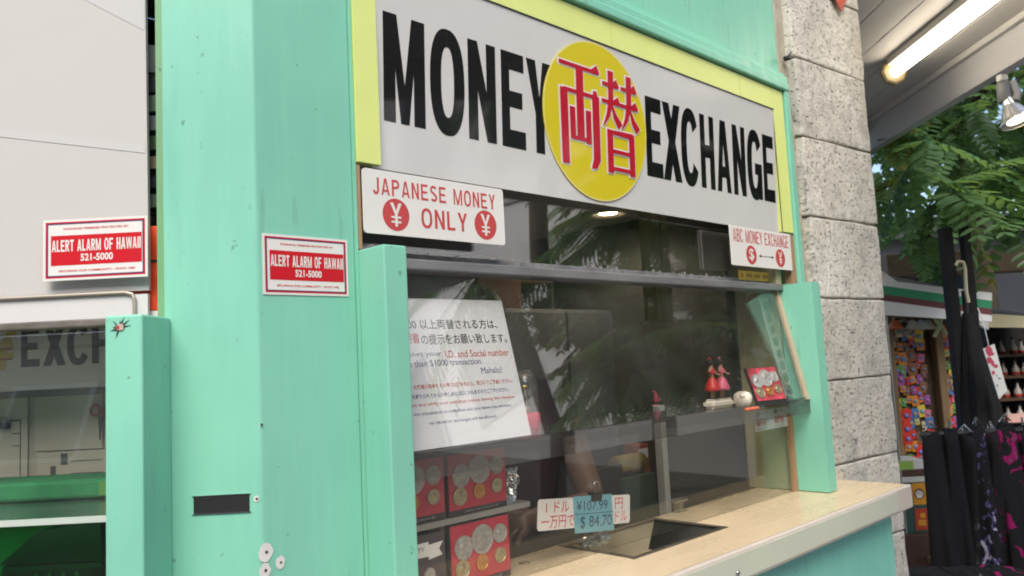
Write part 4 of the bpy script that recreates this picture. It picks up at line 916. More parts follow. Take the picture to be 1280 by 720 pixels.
# monitor on the desk
t = Thing("monitor", "small black monitor on the desk at the right of the booth", "monitor", FAC, (1.52, .52, .7505))
m = MB(); m.box(1.40, 1.64, .52, .55, .95, 1.14, DARK, .006); t.part("screen", m)
m = MB(); m.box(1.50, 1.54, .535, .56, .76, .96, DARK); m.box(1.44, 1.60, .47, .62, .7505, .765, DARK, .004); t.part("stand", m)
# hanging cable and pennant
a = I(836, 352, -.75); b = I(848, 462, -.75)
m = MB(); m.tube([(a.x, .75, 2.0495), (a.x, .75, a.z), (a.x + .005, .745, (a.z + b.z) / 2), (b.x, .75, b.z), (b.x + .03, .74, b.z - .15), (b.x + .02, .74, .7505)], .011, mat("cable_red", (.16, .045, .03), .6), 8)
single("power_cable", m, "red brown cable dropping from the ceiling to the desk", "cable", FAC, (a.x, .75, 2.049))
m = MB(); P_ = [I(840, 407, -.6), I(868, 380, -.6), I(862, 407, -.6)]; m.prism([(p.x, p.z) for p in P_], .6, .604, mat("pennant_grey", (.36, .38, .34), .7)); m.tube([(P_[1].x, .602, P_[1].z), (P_[1].x, .602, 2.049)], .0012, DARK, 5)
single("pennant", m, "pale grey triangular pennant hanging on a thread", "pennant", FAC, P_[1])
m = MB(); a = I(905, 362, -.35); b = I(922, 400, -.35)
for k in range(6): m.box(1.62 + k * .028, 1.648 + k * .028, .40 + .008 * (k % 2), .412 + .008 * (k % 2), 1.62, 2.049, mat("olive_curtain", (.26, .26, .10), .8, var=.2))
single("curtain", m, "short olive yellow curtain hanging from the ceiling near the niche panel", "curtain", FAC, (1.7, .4, 2.04))
# clutter below the shelf line
m = MB(); q = I(785, 580, -.55); m.M = Matrix.Translation((q.x, .55, q.z)) @ Matrix.Rotation(R(90), 4, 'Y'); m.lathe([(0, -.07), (.035, -.07), (.035, .07), (0, .07)], (0, 0, 0), mat("roll_yellow", (.22, .16, .03), .5), 20)
m.M = Matrix.Identity(4); m.box(q.x - .09, q.x + .09, .5, .62, .7505, q.z - .036, mat("box_dark_green", (.03, .06, .035), .6), .004); single("yellow_roll", m, "yellow roll lying on a dark box behind the rate card", "roll", FAC, (q.x, .55, .7505))
m = MB(); q = I(803, 566, -.56); m.box(q.x - .03, q.x + .04, .56, .62, .7505, q.z + .03, mat("box_orange", (.28, .05, .02), .5), .004); m.box(q.x - .02, q.x + .03, .558, .5595, q.z - .02, q.z + .015, PAPER); single("orange_carton", m, "orange carton with a pale label beside the yellow roll", "carton", FAC, (q.x, .59, .7505))
m = MB(); q = I(886, 548, -.55)
vs, fs = skin([(q.x, .55, q.z + .10), (q.x, .55, q.z + .03), (q.x + .02, .55, q.z - .04), (q.x - .02, .55, q.z - .05)], [(0, 1), (1, 2), (1, 3)], [.004, .022, .026, .02], 1); m.add(vs, fs, mat("cerise", (.30, .01, .07), .6), True); m.tube([(q.x, .55, q.z + .1), (q.x, .55, 2.049)], .0015, DARK, 5)
single("cerise_lei", m, "dark cerise lei hanging on a thread at the right of the booth", "lei", FAC, (q.x, .55, q.z))
m = MB(); q = I(768, 500, -.9); m.M = Matrix.Translation((q.x, .80, q.z)) @ Matrix.Rotation(R(20), 4, 'Y'); crumple(m, (0, 0, 0), .045, .012, .018, mat("yellow_reflection", (.80, .76, .40), .7), 4); m.M = Matrix.Identity(4); m.tube([(q.x, .80, q.z), (q.x, .80, 2.049)], .001, DARK, 5)  # bright yellow crumple stands for a sunlit reflection in the glass
single("yellow_reflection", m, "pale yellow crumple standing in for a sunlit reflection in the glass", "paper", FAC, (q.x, .8, q.z))
# ceiling downlights
DLT = mat("downlight_trim", (.50, .48, .44), .4); DLG = mat("downlight_glow", (1, .78, .48), .4, emit=14)
for px, py, lb in ((760, 266, "round ceiling downlight glowing below the yellow sun disc"), (712, 355, "small ceiling downlight glowing deep inside the booth")):
    r = ray(px, py); tt = (2.05 - EYE) / r.z; P = CAM + r * tt; u_, y_ = (P - E0).dot(dU), -(P - E0).dot(nV)
    if y_ > 2.3: y_ = 2.2
    t = Thing("downlight", lb, "downlight", FAC, (u_, y_, 2.05), "ceiling downlights")
    m = MB(); m.lathe([(.098, 0), (.10, -.006), (.078, -.012), (.055, -.005), (.048, .0)], (u_, y_, 2.0495), DLT, 28); t.part("trim", m)
    m = MB(); m.lathe([(.0, -.003), (.034, -.003), (.034, 0)], (u_, y_, 2.0494), DLG, 20); t.part("bulb", m)
    ld = bpy.data.lights.new("downlight_lamp", 'SPOT'); ld.energy = 3.2; ld.spot_size = R(150); ld.spot_blend = .6; ld.shadow_soft_size = .03; ld.color = (1, .86, .66)
    lo = bpy.data.objects.new("downlight_lamp", ld); COL.objects.link(lo); lo.parent = t.o; lo.location = (0, 0, -.02)

# =================================================================== INSIDE THE LEFT WINDOW
def LI(px, py, w_):
    r = ray(px, py); tt = (E0.y + w_) / r.y; P = CAM + r * tt; return Vector((P.x - E0.x, w_, P.z))
m = MB(); yS = .15; SGN2 = mat("inner_sign", (.64, .61, .53), .5, var=.04)
m.box(-1.0, -.205, yS, yS + .006, 1.496, 1.66, SGN2)
for ch, (pa, pb) in zip("EXCHANGE", [(26.5, 50), (54, 82.5), (84, 112), (115, 141), (143, 170), (172, 198), (200, 226), (228, 252)]):
    x0, x1 = LI(pa, 440, yS).x, LI(pb, 440, yS).x
    if x1 < -.21: lettering(m, ch, x0, x1, 1.5385, 1.612, yS - .0006, mat("inner_ink", (.035, .035, .035), .5))
YEL2 = mat("inner_yellow", (.50, .38, .04), .5); BRN2 = mat("inner_brown", (.30, .05, .02), .5)
cx = LI(2, 440, yS).x
m.poly([(cx - .04, 1.612), (cx - .02, 1.612), (cx + .005, 1.57), (cx - .012, 1.57)], yS - .0006, YEL2); m.poly([(cx + .014, 1.612), (cx + .032, 1.612), (cx + .008, 1.57), (cx - .008, 1.57)], yS - .00065, YEL2); m.rect(cx - .009, cx + .009, 1.535, 1.57, yS - .0007, YEL2)
for k in range(2):
    z = 1.578 - .019 * k; m.rect(cx - .03, cx + .022, z - .003, z + .007, yS - .0008, YEL2); m.rect(cx - .03, cx + .020, z - .0065, z - .003, yS - .0009, BRN2)
m.box(-1.0, -.205, .157, .17, 1.35, 1.66, mat("sign_back_rail", (.2, .2, .2), .6)) if False else None
single("inner_exchange_sign", m, "grey white sign with black EXCH lettering and yellow yen mark inside the left window", "sign", LEFT, (-.6, yS, 1.496))
m = MB(); m.box(-1.0, -.13, .235, .245, 1.05, 1.70, mat("pin_board", (.52, .45, .36), .8, var=.06, scale=4)); m.box(-1.0, -.13, .23, .2345, 1.482, 1.494, mat("board_ledge", (.2, .19, .17), .7))
single("pin_board", m, "beige pin board covered in papers inside the left window", "board", LEFT, (-.55, .24, 1.05))
LINE = mat("print_grey", (.12, .12, .11), .7); PB = mat("old_paper", (.60, .53, .42), .7, var=.06, scale=4)
def sheet(px0, py0, px1, py1, w_, label, lines, rot=0):
    a = LI(px0, py0, w_); b = LI(px1, py1, w_); m = MB(); m.box(a.x, b.x, w_, w_ + .0015, b.z, a.z, PB)
    for (x0, z0, x1, z1) in lines: m.rect(a.x + (b.x - a.x) * x0, a.x + (b.x - a.x) * x1, b.z + (a.z - b.z) * z0, b.z + (a.z - b.z) * z1, w_ - .0005, LINE)
    single("paper_sheet", m, label, "paper", LEFT, ((a.x + b.x) / 2, w_, b.z))
sheet(-60, 498, 34, 622, .231, "beige sheet with a small ruled table at the left edge of the left window", [(.9, .1, .915, .75), (.76, .745, .915, .76), (.8, .62, .9, .63), (.8, .5, .9, .51), (.3, .55, .6, .58), (.3, .45, .55, .47), (.25, .3, .6, .32)])
sheet(44, 492, 128, 560, .2315, "blank beige sheet pinned under the black EXCH lettering", [])
sheet(46, 566, 132, 606, .2305, "lower beige sheet with a printed coupon block", [(.5, .35, .95, .38), (.2, .3, .28, .6), (.5, .7, .95, .73), (.3, .05, .7, .1), (.35, .62, .45, .95)])
t = Thing("binder_clip", "black binder clip on the papers at the far left", "clip", LEFT, LI(4, 532, .226))
a = LI(-4, 529, .226); b = LI(12, 536, .226); m = MB(); m.box(a.x, b.x, .222, .2298, b.z, a.z, DARK, .001); t.part("body", m)
m = MB(); m.tube([(a.x + .006, .226, a.z), (a.x + .006, .226, a.z + .010), (b.x - .006, .226, a.z + .010), (b.x - .006, .226, a.z)], .001, DARK, 5); t.part("handle", m)
t = Thing("scissors", "scissors with red handles hanging beside the left side board", "scissors", LEFT, LI(120, 520, .222))
q = LI(119, 513, .222); m = MB(); m.tube([q + Vector((.009 * math.cos(k * .5236) , 0, .010 * math.sin(k * .5236))) for k in range(13)], .0028, mat("scissor_red", (.40, .04, .03), .5), 7); m.tube([q + Vector((.022 + .009 * math.cos(k * .5236), .003, -.006 + .010 * math.sin(k * .5236))) for k in range(13)], .0028, mat("scissor_red", (.40, .04, .03)), 7); t.part("handle", m)
m = MB(); m.hexa([(q.x + .006, .221, q.z - .010), (q.x + .014, .221, q.z - .010), (q.x + .014, .2235, q.z - .010), (q.x + .006, .2235, q.z - .010)], [(q.x + .008, .221, q.z - .055), (q.x + .0095, .221, q.z - .055), (q.x + .0095, .2235, q.z - .055), (q.x + .008, .2235, q.z - .055)], mat("scissor_dark", (.08, .09, .09), .35, .6)); t.part("blade", m)
FELT = mat("green_felt", (.025, .23, .08), .8, var=.35, scale=10)
m = MB(); m.box(-1.0, -.205, .115, .225, 1.302 + .0015, 1.336, FELT, .006); m.box(-.32, -.235, .113, .1148, 1.308, 1.332, mat("green_lit", (.10, .30, .05), .6)); single("green_box", m, "low green felt box behind the left shelf edge", "box", LEFT, (-.6, .17, 1.3035))
m = MB(); m.box(-1.0, -.205, .2, .225, 1.051, 1.30, FELT); single("green_backing", m, "dark green felt backing under the left shelf", "backing", LEFT, (-.6, .21, 1.051))
m = MB(); m.box(-1.0, -.205, .115, .1985, 1.0505, 1.10, FELT); single("felt_block", m, "green felt block under the dark counting machine", "block", LEFT, (-.6, .15, 1.0505))
t = Thing("counting_machine", "black note counting machine under the left shelf", "machine", LEFT, (-.33, .06, 1.0505))
m = MB(); m.box(-.44, -.27, .03, .105, 1.0505, 1.215, DARK, .01); m.hexa([(-.44, .03, 1.2155), (-.27, .03, 1.2155), (-.27, .105, 1.2155), (-.44, .105, 1.2155)], [(-.39, .05, 1.262), (-.285, .05, 1.275), (-.285, .10, 1.275), (-.39, .10, 1.262)], DARK); t.part("body", m)
m = MB()
for k in range(4): m.box(-.38 + k * .022, -.375 + k * .022, .0265, .0295, 1.14, 1.20, mat("grille_green", (.05, .14, .08), .5))
t.part("grille", m)
m = MB(); a = LI(170, 292, .09); b = LI(196, 392, .09); m.box(-.235, -.172, .028, .036, b.z, a.z, mat("orange_red", (.70, .06, .015), .5, var=.2, scale=12), .002); m.box(-.235, -.172, .0265, .0278, (a.z + b.z) / 2 + .01, (a.z + b.z) / 2 + .014, DARK); m.box(-.235, -.172, .028, .036, 1.337, b.z - .0005, PAPER)
single("orange_folder", m, "orange red folder seen through the gap beside the corner post", "folder", LEFT, (a.x, .1, 1.337))
rr = random.Random(3); m = MB(); m.box(-.36, -.174, .06, .085, 1.79, 2.04, mat("clutter_dark", (.03, .03, .03), .8))
for k in range(7): z = 1.80 + k * .034; m.box(-.26 + .02 * rr.random(), -.19 + .01 * rr.random(), .052, .0595, z, z + .018 + .012 * rr.random(), mat("clutter%d" % (k % 5), [(.2, .25, .2), (.04, .04, .05), (.35, .3, .2), (.10, .16, .08), (.25, .25, .3)][k % 5], .6))
single("key_rack", m, "dark rack of small tags seen through the gap above the orange folder", "rack", LEFT, (-.2, .07, 1.79))
# =================================================================== STREET BEYOND THE PILLAR
def W(px, py, Y): return wp(px, py, Y)
# trees --------------------------------------------------------------
LEAF = [leaf_mat("leaf_%d" % k, c) for k, c in enumerate([(.085, .175, .070), (.14, .26, .115), (.05, .115, .042), (.21, .33, .18), (.15, .17, .040)])]
BARK = mat("bark", (.10, .075, .055), .9, var=.3, scale=8, bump=.6, bscale=20)
def leaflet(vs, fs, p, d, nrm, ln, wd, curl):
    s = d.cross(nrm).normalized(); i = len(vs)
    q = [p, p + d * ln * .3 + s * wd, p + d * ln * .75 + s * wd * .85 - nrm * curl * .5, p + d * ln - nrm * curl, p + d * ln * .75 - s * wd * .85 - nrm * curl * .5, p + d * ln * .3 - s * wd, p + d * ln * .5 - nrm * (curl * .2 + wd * .25)]
    vs += q; fs += [(i, i + 1, i + 6), (i + 1, i + 2, i + 6), (i + 2, i + 3, i + 6), (i + 3, i + 4, i + 6), (i + 4, i + 5, i + 6), (i + 5, i, i + 6)]
def frond(vs, fs, p, d, up, ln, n, lw, droop, rg):
    """one compound leaf: pairs of oval leaflets along a drooping stalk"""
    side = d.cross(up).normalized(); up = side.cross(d).normalized()
    for k in range(1, n + 1):
        t = k / n; q = p + d * ln * t - Vector((0, 0, 1)) * droop * ln * t * t; dd = (d - Vector((0, 0, 1)) * 2 * droop * t).normalized()
        L_ = lw * (.65 + .7 * math.sin(math.pi * min(1, t * .9 + .08)))
        for s in (-1, 1):
            v_ = (side * s * .95 + dd * .42 + Vector((rg.uniform(-.12, .12), rg.uniform(-.12, .12), rg.uniform(-.2, .05)))).normalized()
            leaflet(vs, fs, q, v_, up, L_, L_ * .19, L_ * .15)
    leaflet(vs, fs, p + d * ln - Vector((0, 0, 1)) * droop * ln, d, up, lw * .8, lw * .2, lw * .1)
def tree(name, label, base, height, crown_c, crown_r, nfr, seed, lw=.075, special=(), group=None, mats=LEAF):
    rg = random.Random(seed); t = Thing(name, label, "tree", WLD, base, group)
    b = Vector(base); cc = Vector(crown_c); m = MB(); top = Vector((b.x + (cc.x - b.x) * .5, b.y + (cc.y - b.y) * .5, height * .62))
    m.tube([b, b + (top - b) * .5 + Vector((.05, .03, 0)), top], [.14, .11, .085], BARK, 10)
    buckets = [([], []) for _ in mats]
    tips = []
    for k in range(10):
        a = rg.uniform(0, 6.28); e = cc + Vector((math.cos(a) * crown_r[0] * .7, math.sin(a) * crown_r[1] * .7, rg.uniform(-.5, .6) * crown_r[2]))
        mid = top + (e - top) * .5 + Vector((0, 0, .25)); m.tube([top, mid, e], [.05, .03, .012], BARK, 6); tips += [mid, e]
    t.part("trunk", m)
    def spray(p, out, ln, lw_):
        for j in range(rg.randint(4, 6)):
            d = (out + Vector((rg.uniform(-1, 1), rg.uniform(-1, 1), rg.uniform(-.45, .35)))).normalized()
            bk = buckets[rg.choice((0, 0, 1, 1, 2, 3 if rg.random() < .5 else 0, 4 if rg.random() < .35 else 1))]
            frond(bk[0], bk[1], p, d, Vector((0, 0, 1)), ln * rg.uniform(.7, 1.15), 9, lw_, rg.uniform(.08, .3), rg)
    for k in range(nfr):
        a, c_, rr_ = rg.uniform(0, 6.28), rg.uniform(-1, 1), rg.random() ** .45
        s_ = math.sqrt(1 - c_ * c_); p = cc + Vector((crown_r[0] * rr_ * s_ * math.cos(a), crown_r[1] * rr_ * s_ * math.sin(a), crown_r[2] * rr_ * c_))
        spray(p, (p - cc).normalized() * .6, .34, lw)
    for p, out, ln, lw_ in special: spray(Vector(p), Vector(out), ln, lw_)
    m = MB()
    for (vs, fs), mt in zip(buckets, mats): m.add(vs, fs, mt, False)
    t.part("crown", m); return t
f1 = W(1185, 238, 4.4); f2 = W(1135, 205, 4.5); f3 = W(1235, 205, 4.6); f4 = W(1262, 262, 4.7); f5 = W(1160, 175, 4.7)
tree("feathery_tree", "green tree with feathery compound leaves hanging behind the canopy, nearest to the pillar", (3.9, 6.6, 0), 5.2, (3.3, 5.9, 3.45), (1.9, 1.2, 1.15), 150, 21, .078,
     [(f1, (-.2, -.7, -.35), .44, .10), (f1 + Vector((.05, .1, .05)), (.4, -.5, -.3), .44, .10), (f2, (-.1, -.5, -.5), .38, .092), (f3, (.3, -.4, -.3), .40, .095), (f4, (.2, -.4, -.6), .40, .095), (f5, (0, -.5, -.3), .36, .08), (W(1150, 285, 4.7), (-.3, -.3, -.6), .3, .075)], "street trees")
tree("feathery_tree", "dark green tree with feathery leaves standing farther back over the vendor carts", (6.8, 10.2, 0), 7, (6.0, 9.4, 4.6), (3.2, 1.6, 2.4), 130, 22, .12, (), "street trees")
# street palms mirrored in the glass; dark trees added to block mirrored sky
def palm(base, h, seed, label):
    rg = random.Random(seed); t = Thing("palm_tree", label, "palm", WLD, base, "street palms"); b = Vector(base); top = b + Vector((.15, .1, h)); m = MB()
    m.tube([b, b + Vector((.02, .05, h * .5)), top], [.13, .10, .085], BARK, 10); t.part("trunk", m); m = MB(); vs = []; fs = []
    for k in range(22):
        a = k * 2.4 + rg.uniform(-.2, .2); el = rg.uniform(-.45, .9); d = Vector((math.cos(a) * math.cos(el), math.sin(a) * math.cos(el), math.sin(el))); sd = Vector((-math.sin(a), math.cos(a), 0)); L_ = rg.uniform(1.1, 1.6)
        for i in range(1, 26):
            tt = i / 26; p = top + d * L_ * tt - Vector((0, 0, .75 * tt * tt * L_)); ll = .42 * math.sin(math.pi * (.15 + .8 * tt))
            for s in (-1, 1):
                v_ = (sd * s * .8 + d * .6 - Vector((0, 0, .55))).normalized(); leaflet(vs, fs, p, v_, Vector((0, 0, 1)), ll, .016, .05)
    m.add(vs, fs, LEAF[0]); t.part("crown", m)
tree("sky_screen_tree", "added broad dark tree right of the booth, screening sky from the window reflections", (6.9, 4.2, 0), 5, (6.6, 4.1, 4.2), (1.9, 1.9, 1.9), 230, 31, .13, (), "street trees")  # unseen crowns added to keep bright sky out of the mirrored view
tree("sky_screen_tree", "added big dark tree farther out, screening sky from the window reflections", (11.5, 5.2, 0), 7, (11.5, 5.0, 4.6), (2.4, 3.0, 3.0), 220, 32, .19, (), "street trees")
palm((5.4, 2.75, 0), 2.7, 5, "slender palm with drooping fronds out on the pavement")
palm((6.0, 1.9, 0), 4.5, 6, "tallest slender palm with drooping fronds out on the pavement")
palm((7.4, 3.1, 0), 3.6, 8, "middle sized palm beside the added dark tree")
# buildings ----------------------------------------------------------
def block(name, label, x0, x1, y0, y1, h, col, nx, nz, front):
    t = Thing(name, label, "building", WLD, ((x0 + x1) / 2, (y0 + y1) / 2, 0)); wm = mat(name + "_wall", col, .8, var=.08, scale=.6); m = MB(); m.box(x0, x1, y0, y1, 0, h, wm); t.part("wall", m)
    m = MB(); m.box(x0 - .15, x1 + .15, y0 - .15, y1 + .15, h + .002, h + .3, wm); t.part("roof", m)
    wn = mat("window_dark", (.03, .035, .04), .1); fm = mat("window_frame", (.4, .4, .38), .6)
    for i in range(nx):
        for k in range(nz):
            zz = 1.0 + k * 3.2; m = MB()
            if front == 'x': yy = y0 + (y1 - y0) * (i + .5) / nx; m.box(x0 - .04, x0 - .003, yy - .9, yy + .9, zz - .1, zz + 1.7, fm); m2 = MB(); m2.box(x0 - .05, x0 - .041, yy - .8, yy + .8, zz, zz + 1.6, wn)
            elif front == 'b': xx = x0 + (x1 - x0) * (i + .5) / nx; m.box(xx - .9, xx + .9, y1 + .003, y1 + .04, zz - .1, zz + 1.7, fm); m2 = MB(); m2.box(xx - .8, xx + .8, y1 + .041, y1 + .05, zz, zz + 1.6, wn)
            else: xx = x0 + (x1 - x0) * (i + .5) / nx; m.box(xx - .9, xx + .9, y0 - .04, y0 - .003, zz - .1, zz + 1.7, fm); m2 = MB(); m2.box(xx - .8, xx + .8, y0 - .05, y0 - .041, zz, zz + 1.6, wn)
            wo = t.part("window", m); t.part("pane", m2, wo)
    return t
block("shop_building", "low grey building wall behind the vendor carts", 3.6, 16, 11.5, 16, 3.0, (.22, .21, .225), 3, 1, 'y')
block("office_building", "pale grey building across the street to the right", 24, 30, -9, 6, 4.5, (.42, .41, .40), 4, 1, 'x')
wt_ = block("added_white_building", "added tall white building out of view, a bright backdrop for the window reflections", 11, 17, -2.5, 8.5, 10, (.80, .79, .77), 4, 3, 'x')
wt_.o.matrix_world = Matrix.Translation(wt_.b) @ Matrix.Rotation(R(48), 4, 'Z')  # unseen white walls added and turned sunward to brighten the window reflections
block("added_dark_building", "added tall dark fronted building behind the viewer, darkening reflections in the left glass", -16, 12, -22, -13, 10, (.10, .10, .10), 7, 3, "b")  # unseen dark front added to darken what the left glass mirrors
m = MB(); a = W(1108, 318, 7.5); b = W(1172, 344, 7.5); m.box(a.x, a.x + 3.6, 7.5, 7.7, b.z, a.z, mat("brown_beam", (.12, .085, .05), .7, var=.2), .01); m.box(a.x + .05, a.x + .2, 7.52, 7.68, 0, b.z - .001, mat("brown_beam", (.12, .085, .05))); m.box(a.x + 3.3, a.x + 3.45, 7.52, 7.68, 0, b.z - .001, mat("brown_beam", (.12, .085, .05)))
single("pergola_beam", m, "brown wooden beam on posts behind the vendor carts", "beam", WLD, (a.x + 1.5, 7.6, 0))
# vendor cart with keychains ------------------------------------------
YC = 5.0
def stripe(t, name, pts, Y, d, mt):
    m = MB(); P = [W(x, y, Y) for x, y in pts]; m.prism([(p.x, p.z) for p in P], Y, Y + d, mt); t.part(name, m)
WOODC = mat("cart_wood", (.26, .17, .08), .6, var=.25, scale=8, stretch=(3, 3, .4)); CARTB = mat("cart_back", (.10, .07, .04), .7, var=.4, scale=20)
ct = Thing("vendor_cart", "vendor cart with a tan frame crowded with colourful keychains, behind the pillar", "cart", WLD, (W(1150, 500, YC).x, YC + .2, 0))
xl = W(1108, 450, YC).x; xr = W(1203, 450, YC).x; zt = W(1150, 396, YC).z; zb = W(1150, 586, YC).z
m = MB(); m.box(xl, xr, YC + .05, YC + .08, zb, zt, CARTB); ct.part("back_panel", m)
for px in (1110, 1172): x = W(px, 480, YC).x; m = MB(); m.box(x, x + .05, YC - .03, YC + .049, 0, zt, WOODC, .006); ct.part("post", m)
m = MB(); m.box(xl, xr, YC - .06, YC + .049, zt + .001, zt + .05, WOODC, .004); ct.part("rail", m)
m = MB(); m.box(xl, xr, YC - .02, YC + .049, zb - .03, zb - .001, WOODC, .004); ct.part("rail", m)
m = MB(); m.box(xl, xr, YC - .35, YC + .35, .25, .28, WOODC); m.box(xl, xr, YC + .0, YC + .3, 0.001, .249, CARTB); ct.part("base", m)
# packets on hooks
PC = [("red", (.72, .05, .03)), ("orange", (.78, .28, .04)), ("yellow", (.82, .62, .06)), ("pink", (.75, .20, .30)), ("green", (.16, .40, .10)), ("blue", (.10, .22, .52)), ("brown", (.32, .14, .06)), ("purple", (.38, .11, .42)), ("cream", (.72, .60, .40))]
rr = random.Random(9); protos = {}
def packet(col, nm_):
    t = Thing("keychain_packet", "%s keychain packet on the crowded vendor cart rack" % nm_, "keychain", WLD, (0, 0, 0), "%s keychain packets on the cart" % nm_)
    m = MB(); m.box(-.026, .026, -.004, .004, -.075, 0, mat("packet_" + nm_, col, .3, var=.25, scale=60), .002); t.part("card", m)
    m = MB(); m.lathe([(0, 0), (.016, .001), (.012, .008), (0, .010)], (0, -.0045, -.040), mat("charm_" + nm_, tuple(min(1, c * .5 + .18) for c in col[::-1]), .3), 10, (0, -1, 0)); t.part("charm", m)
    m = MB(); m.tube([(0, .0, 0), (0, -.002, .012), (0, .01, .014)], .0015, STEEL, 5); t.part("hook", m); return t.o
for r_ in range(12):
    for c_ in range(11):
        k = (0, 1, 2, 6, 1, 0, 3, 8, 1, 2, 0, 6, 4, 1, 5, 2, 0, 7)[(r_ * 7 + c_ * 5 + rr.randint(0, 5)) % 18]; x = xl + .065 + (xr - xl - .12) * c_ / 10; z = zt - .07 - (zt - zb - .15) * r_ / 11
        M = Matrix.Translation((x + rr.uniform(-.011, .011), YC + .035 - .006 * (c_ % 2), z + rr.uniform(-.018, .018))) @ Matrix.Rotation(rr.uniform(-.22, .22), 4, 'Y') @ Matrix.Scale(rr.uniform(.55, 1.12), 4)
        if abs(x + .026 - W(1172, 480, YC).x - .02) < .055: continue
        if k not in protos: protos[k] = packet(PC[k][1], PC[k][0]); protos[k].matrix_world = M
        else: clone(protos[k], M)
# ornaments along the rail
OR = [(1119, "orange hanging lantern bell next to the pillar, on the cart rail", (.55, .12, .03)), (1130, "dark ringed round ornament on the cart rail", (.25, .24, .2)), (1141, "cream bell ornament on the cart rail beside the ringed one", (.6, .52, .38)), (1152, "white bell ornament in the middle of the cart rail", (.62, .60, .56)), (1160, "pale yellow bell ornament beside the green ribbon", (.6, .54, .36))]
for k, (px, lb, c_) in enumerate(OR):
    p = W(px, 408, YC - .10); m = MB(); mt = mat("bell_%d" % k, c_, .45)
    if k == 1: m.lathe([(.034, -.006), (.048, 0), (.034, .006), (.028, 0), (.034, -.006)], p, mt, 18, (0, -1, .2))
    else: m.lathe([(0, .04), (.018, .036), (.030, .012), (.050, -.012), (.052, -.018), (.042, -.014), (0, .0)], p, mt, 16)
    m.tube([p + Vector((0, 0, .036)), Vector((p.x, p.y + .05, zt + .02))], .002, STEEL, 5); single("hanging_ornament", m, lb, "ornament", WLD, p, "ornaments along the cart rail")
p = W(1172, 400, YC - .14); m = MB(); RB = mat("ribbon_green", (.52, .62, .34), .5)
m.tube([p + Vector((-.03, 0, -.10)), p + Vector((.01, 0, -.03)), p + Vector((.035, 0, .06)), p + Vector((.0, 0, .11))], [.012, .014, .012, .008], RB, 8); m.tube([p + Vector((.045, 0, -.09)), p + Vector((.005, 0, -.02)), p + Vector((-.028, 0, .02))], [.012, .013, .008], RB, 8); m.tube([p + Vector((0, 0, .11)), p + Vector((0, .1, .115))], .003, STEEL, 5)
single("green_ribbon", m, "pale green twisted ribbon hanging at the front of the cart", "ribbon", WLD, p)
# awning, sloping striped valance
aw = Thing("striped_awning", "cart awning with white, green and burgundy bands", "awning", WLD, (W(1150, 360, 4.7).x, 4.9, W(1150, 400, 4.7).z))
GRN = mat("awning_green", (.03, .28, .14), .6); BUR = mat("awning_burgundy", (.14, .04, .05), .6); AWH = mat("awning_white", (.74, .75, .76), .6, var=.05); AGR = mat("awning_grey", (.20, .20, .22), .6)
Ya = 4.7
bands = [("white_band", AWH, [(1098, 336), (1122, 352), (1240, 366), (1240, 376), (1098, 356)]), ("green_band", GRN, [(1098, 356), (1240, 376), (1240, 386), (1098, 367)]), ("burgundy_band", BUR, [(1098, 367), (1240, 386), (1240, 394), (1098, 375)]), ("lower_band", AWH, [(1098, 375), (1240, 394), (1240, 402), (1098, 393)])]
for i, (nm_, mt, pts) in enumerate(bands): stripe(aw, nm_, pts, Ya + .001 * i, .03, mt)
a, b = W(1098, 338, Ya), W(1240, 366, Ya)
m = MB(); m.hexa([(a.x, Ya + .035, a.z - .03), (b.x, Ya + .035, b.z - .03), (b.x, Ya + .035, b.z - .01), (a.x, Ya + .035, a.z - .01)], [(a.x, Ya + .9, a.z + .10), (b.x, Ya + .9, b.z + .10), (b.x, Ya + .9, b.z + .12), (a.x, Ya + .9, a.z + .12)], AGR); aw.part("canopy_sheet", m)
for px in (1112, 1200): p = W(px, 390, Ya); m = MB(); m.tube([(p.x, Ya + .06, 0), (p.x, Ya + .06, p.z + .02)], .012, ALU, 8); aw.part("pole", m)
a2 = Thing("side_awning", "second awning with a cream underside over the dark souvenir shelf", "awning", WLD, (W(1260, 390, 4.9).x, 5.1, W(1260, 400, 4.9).z))
stripe(a2, "white_band", [(1222, 372), (1236, 388), (1236, 412), (1222, 405)], 4.86, .03, AWH); stripe(a2, "cream_band", [(1236, 392), (1330, 398), (1330, 410), (1232, 409)], 4.88, .03, mat("awning_cream", (.58, .52, .34), .6))
P = [W(1236, 392, 4.88), W(1330, 398, 4.88)]; m = MB(); m.hexa([(P[0].x, 4.915, P[0].z - .02), (P[1].x, 4.915, P[1].z - .02), (P[1].x, 4.915, P[1].z), (P[0].x, 4.915, P[0].z)], [(P[0].x, 6.0, P[0].z + .16), (P[1].x, 6.0, P[1].z + .16), (P[1].x, 6.0, P[1].z + .18), (P[0].x, 6.0, P[0].z + .18)], mat("awning_dark", (.02, .02, .022), .8)); a2.part("canopy_sheet", m)
m = MB(); m.tube([(P[1].x, 4.95, 0), (P[1].x, 4.95, P[1].z - .02)], .02, DARK, 8); a2.part("pole", m)
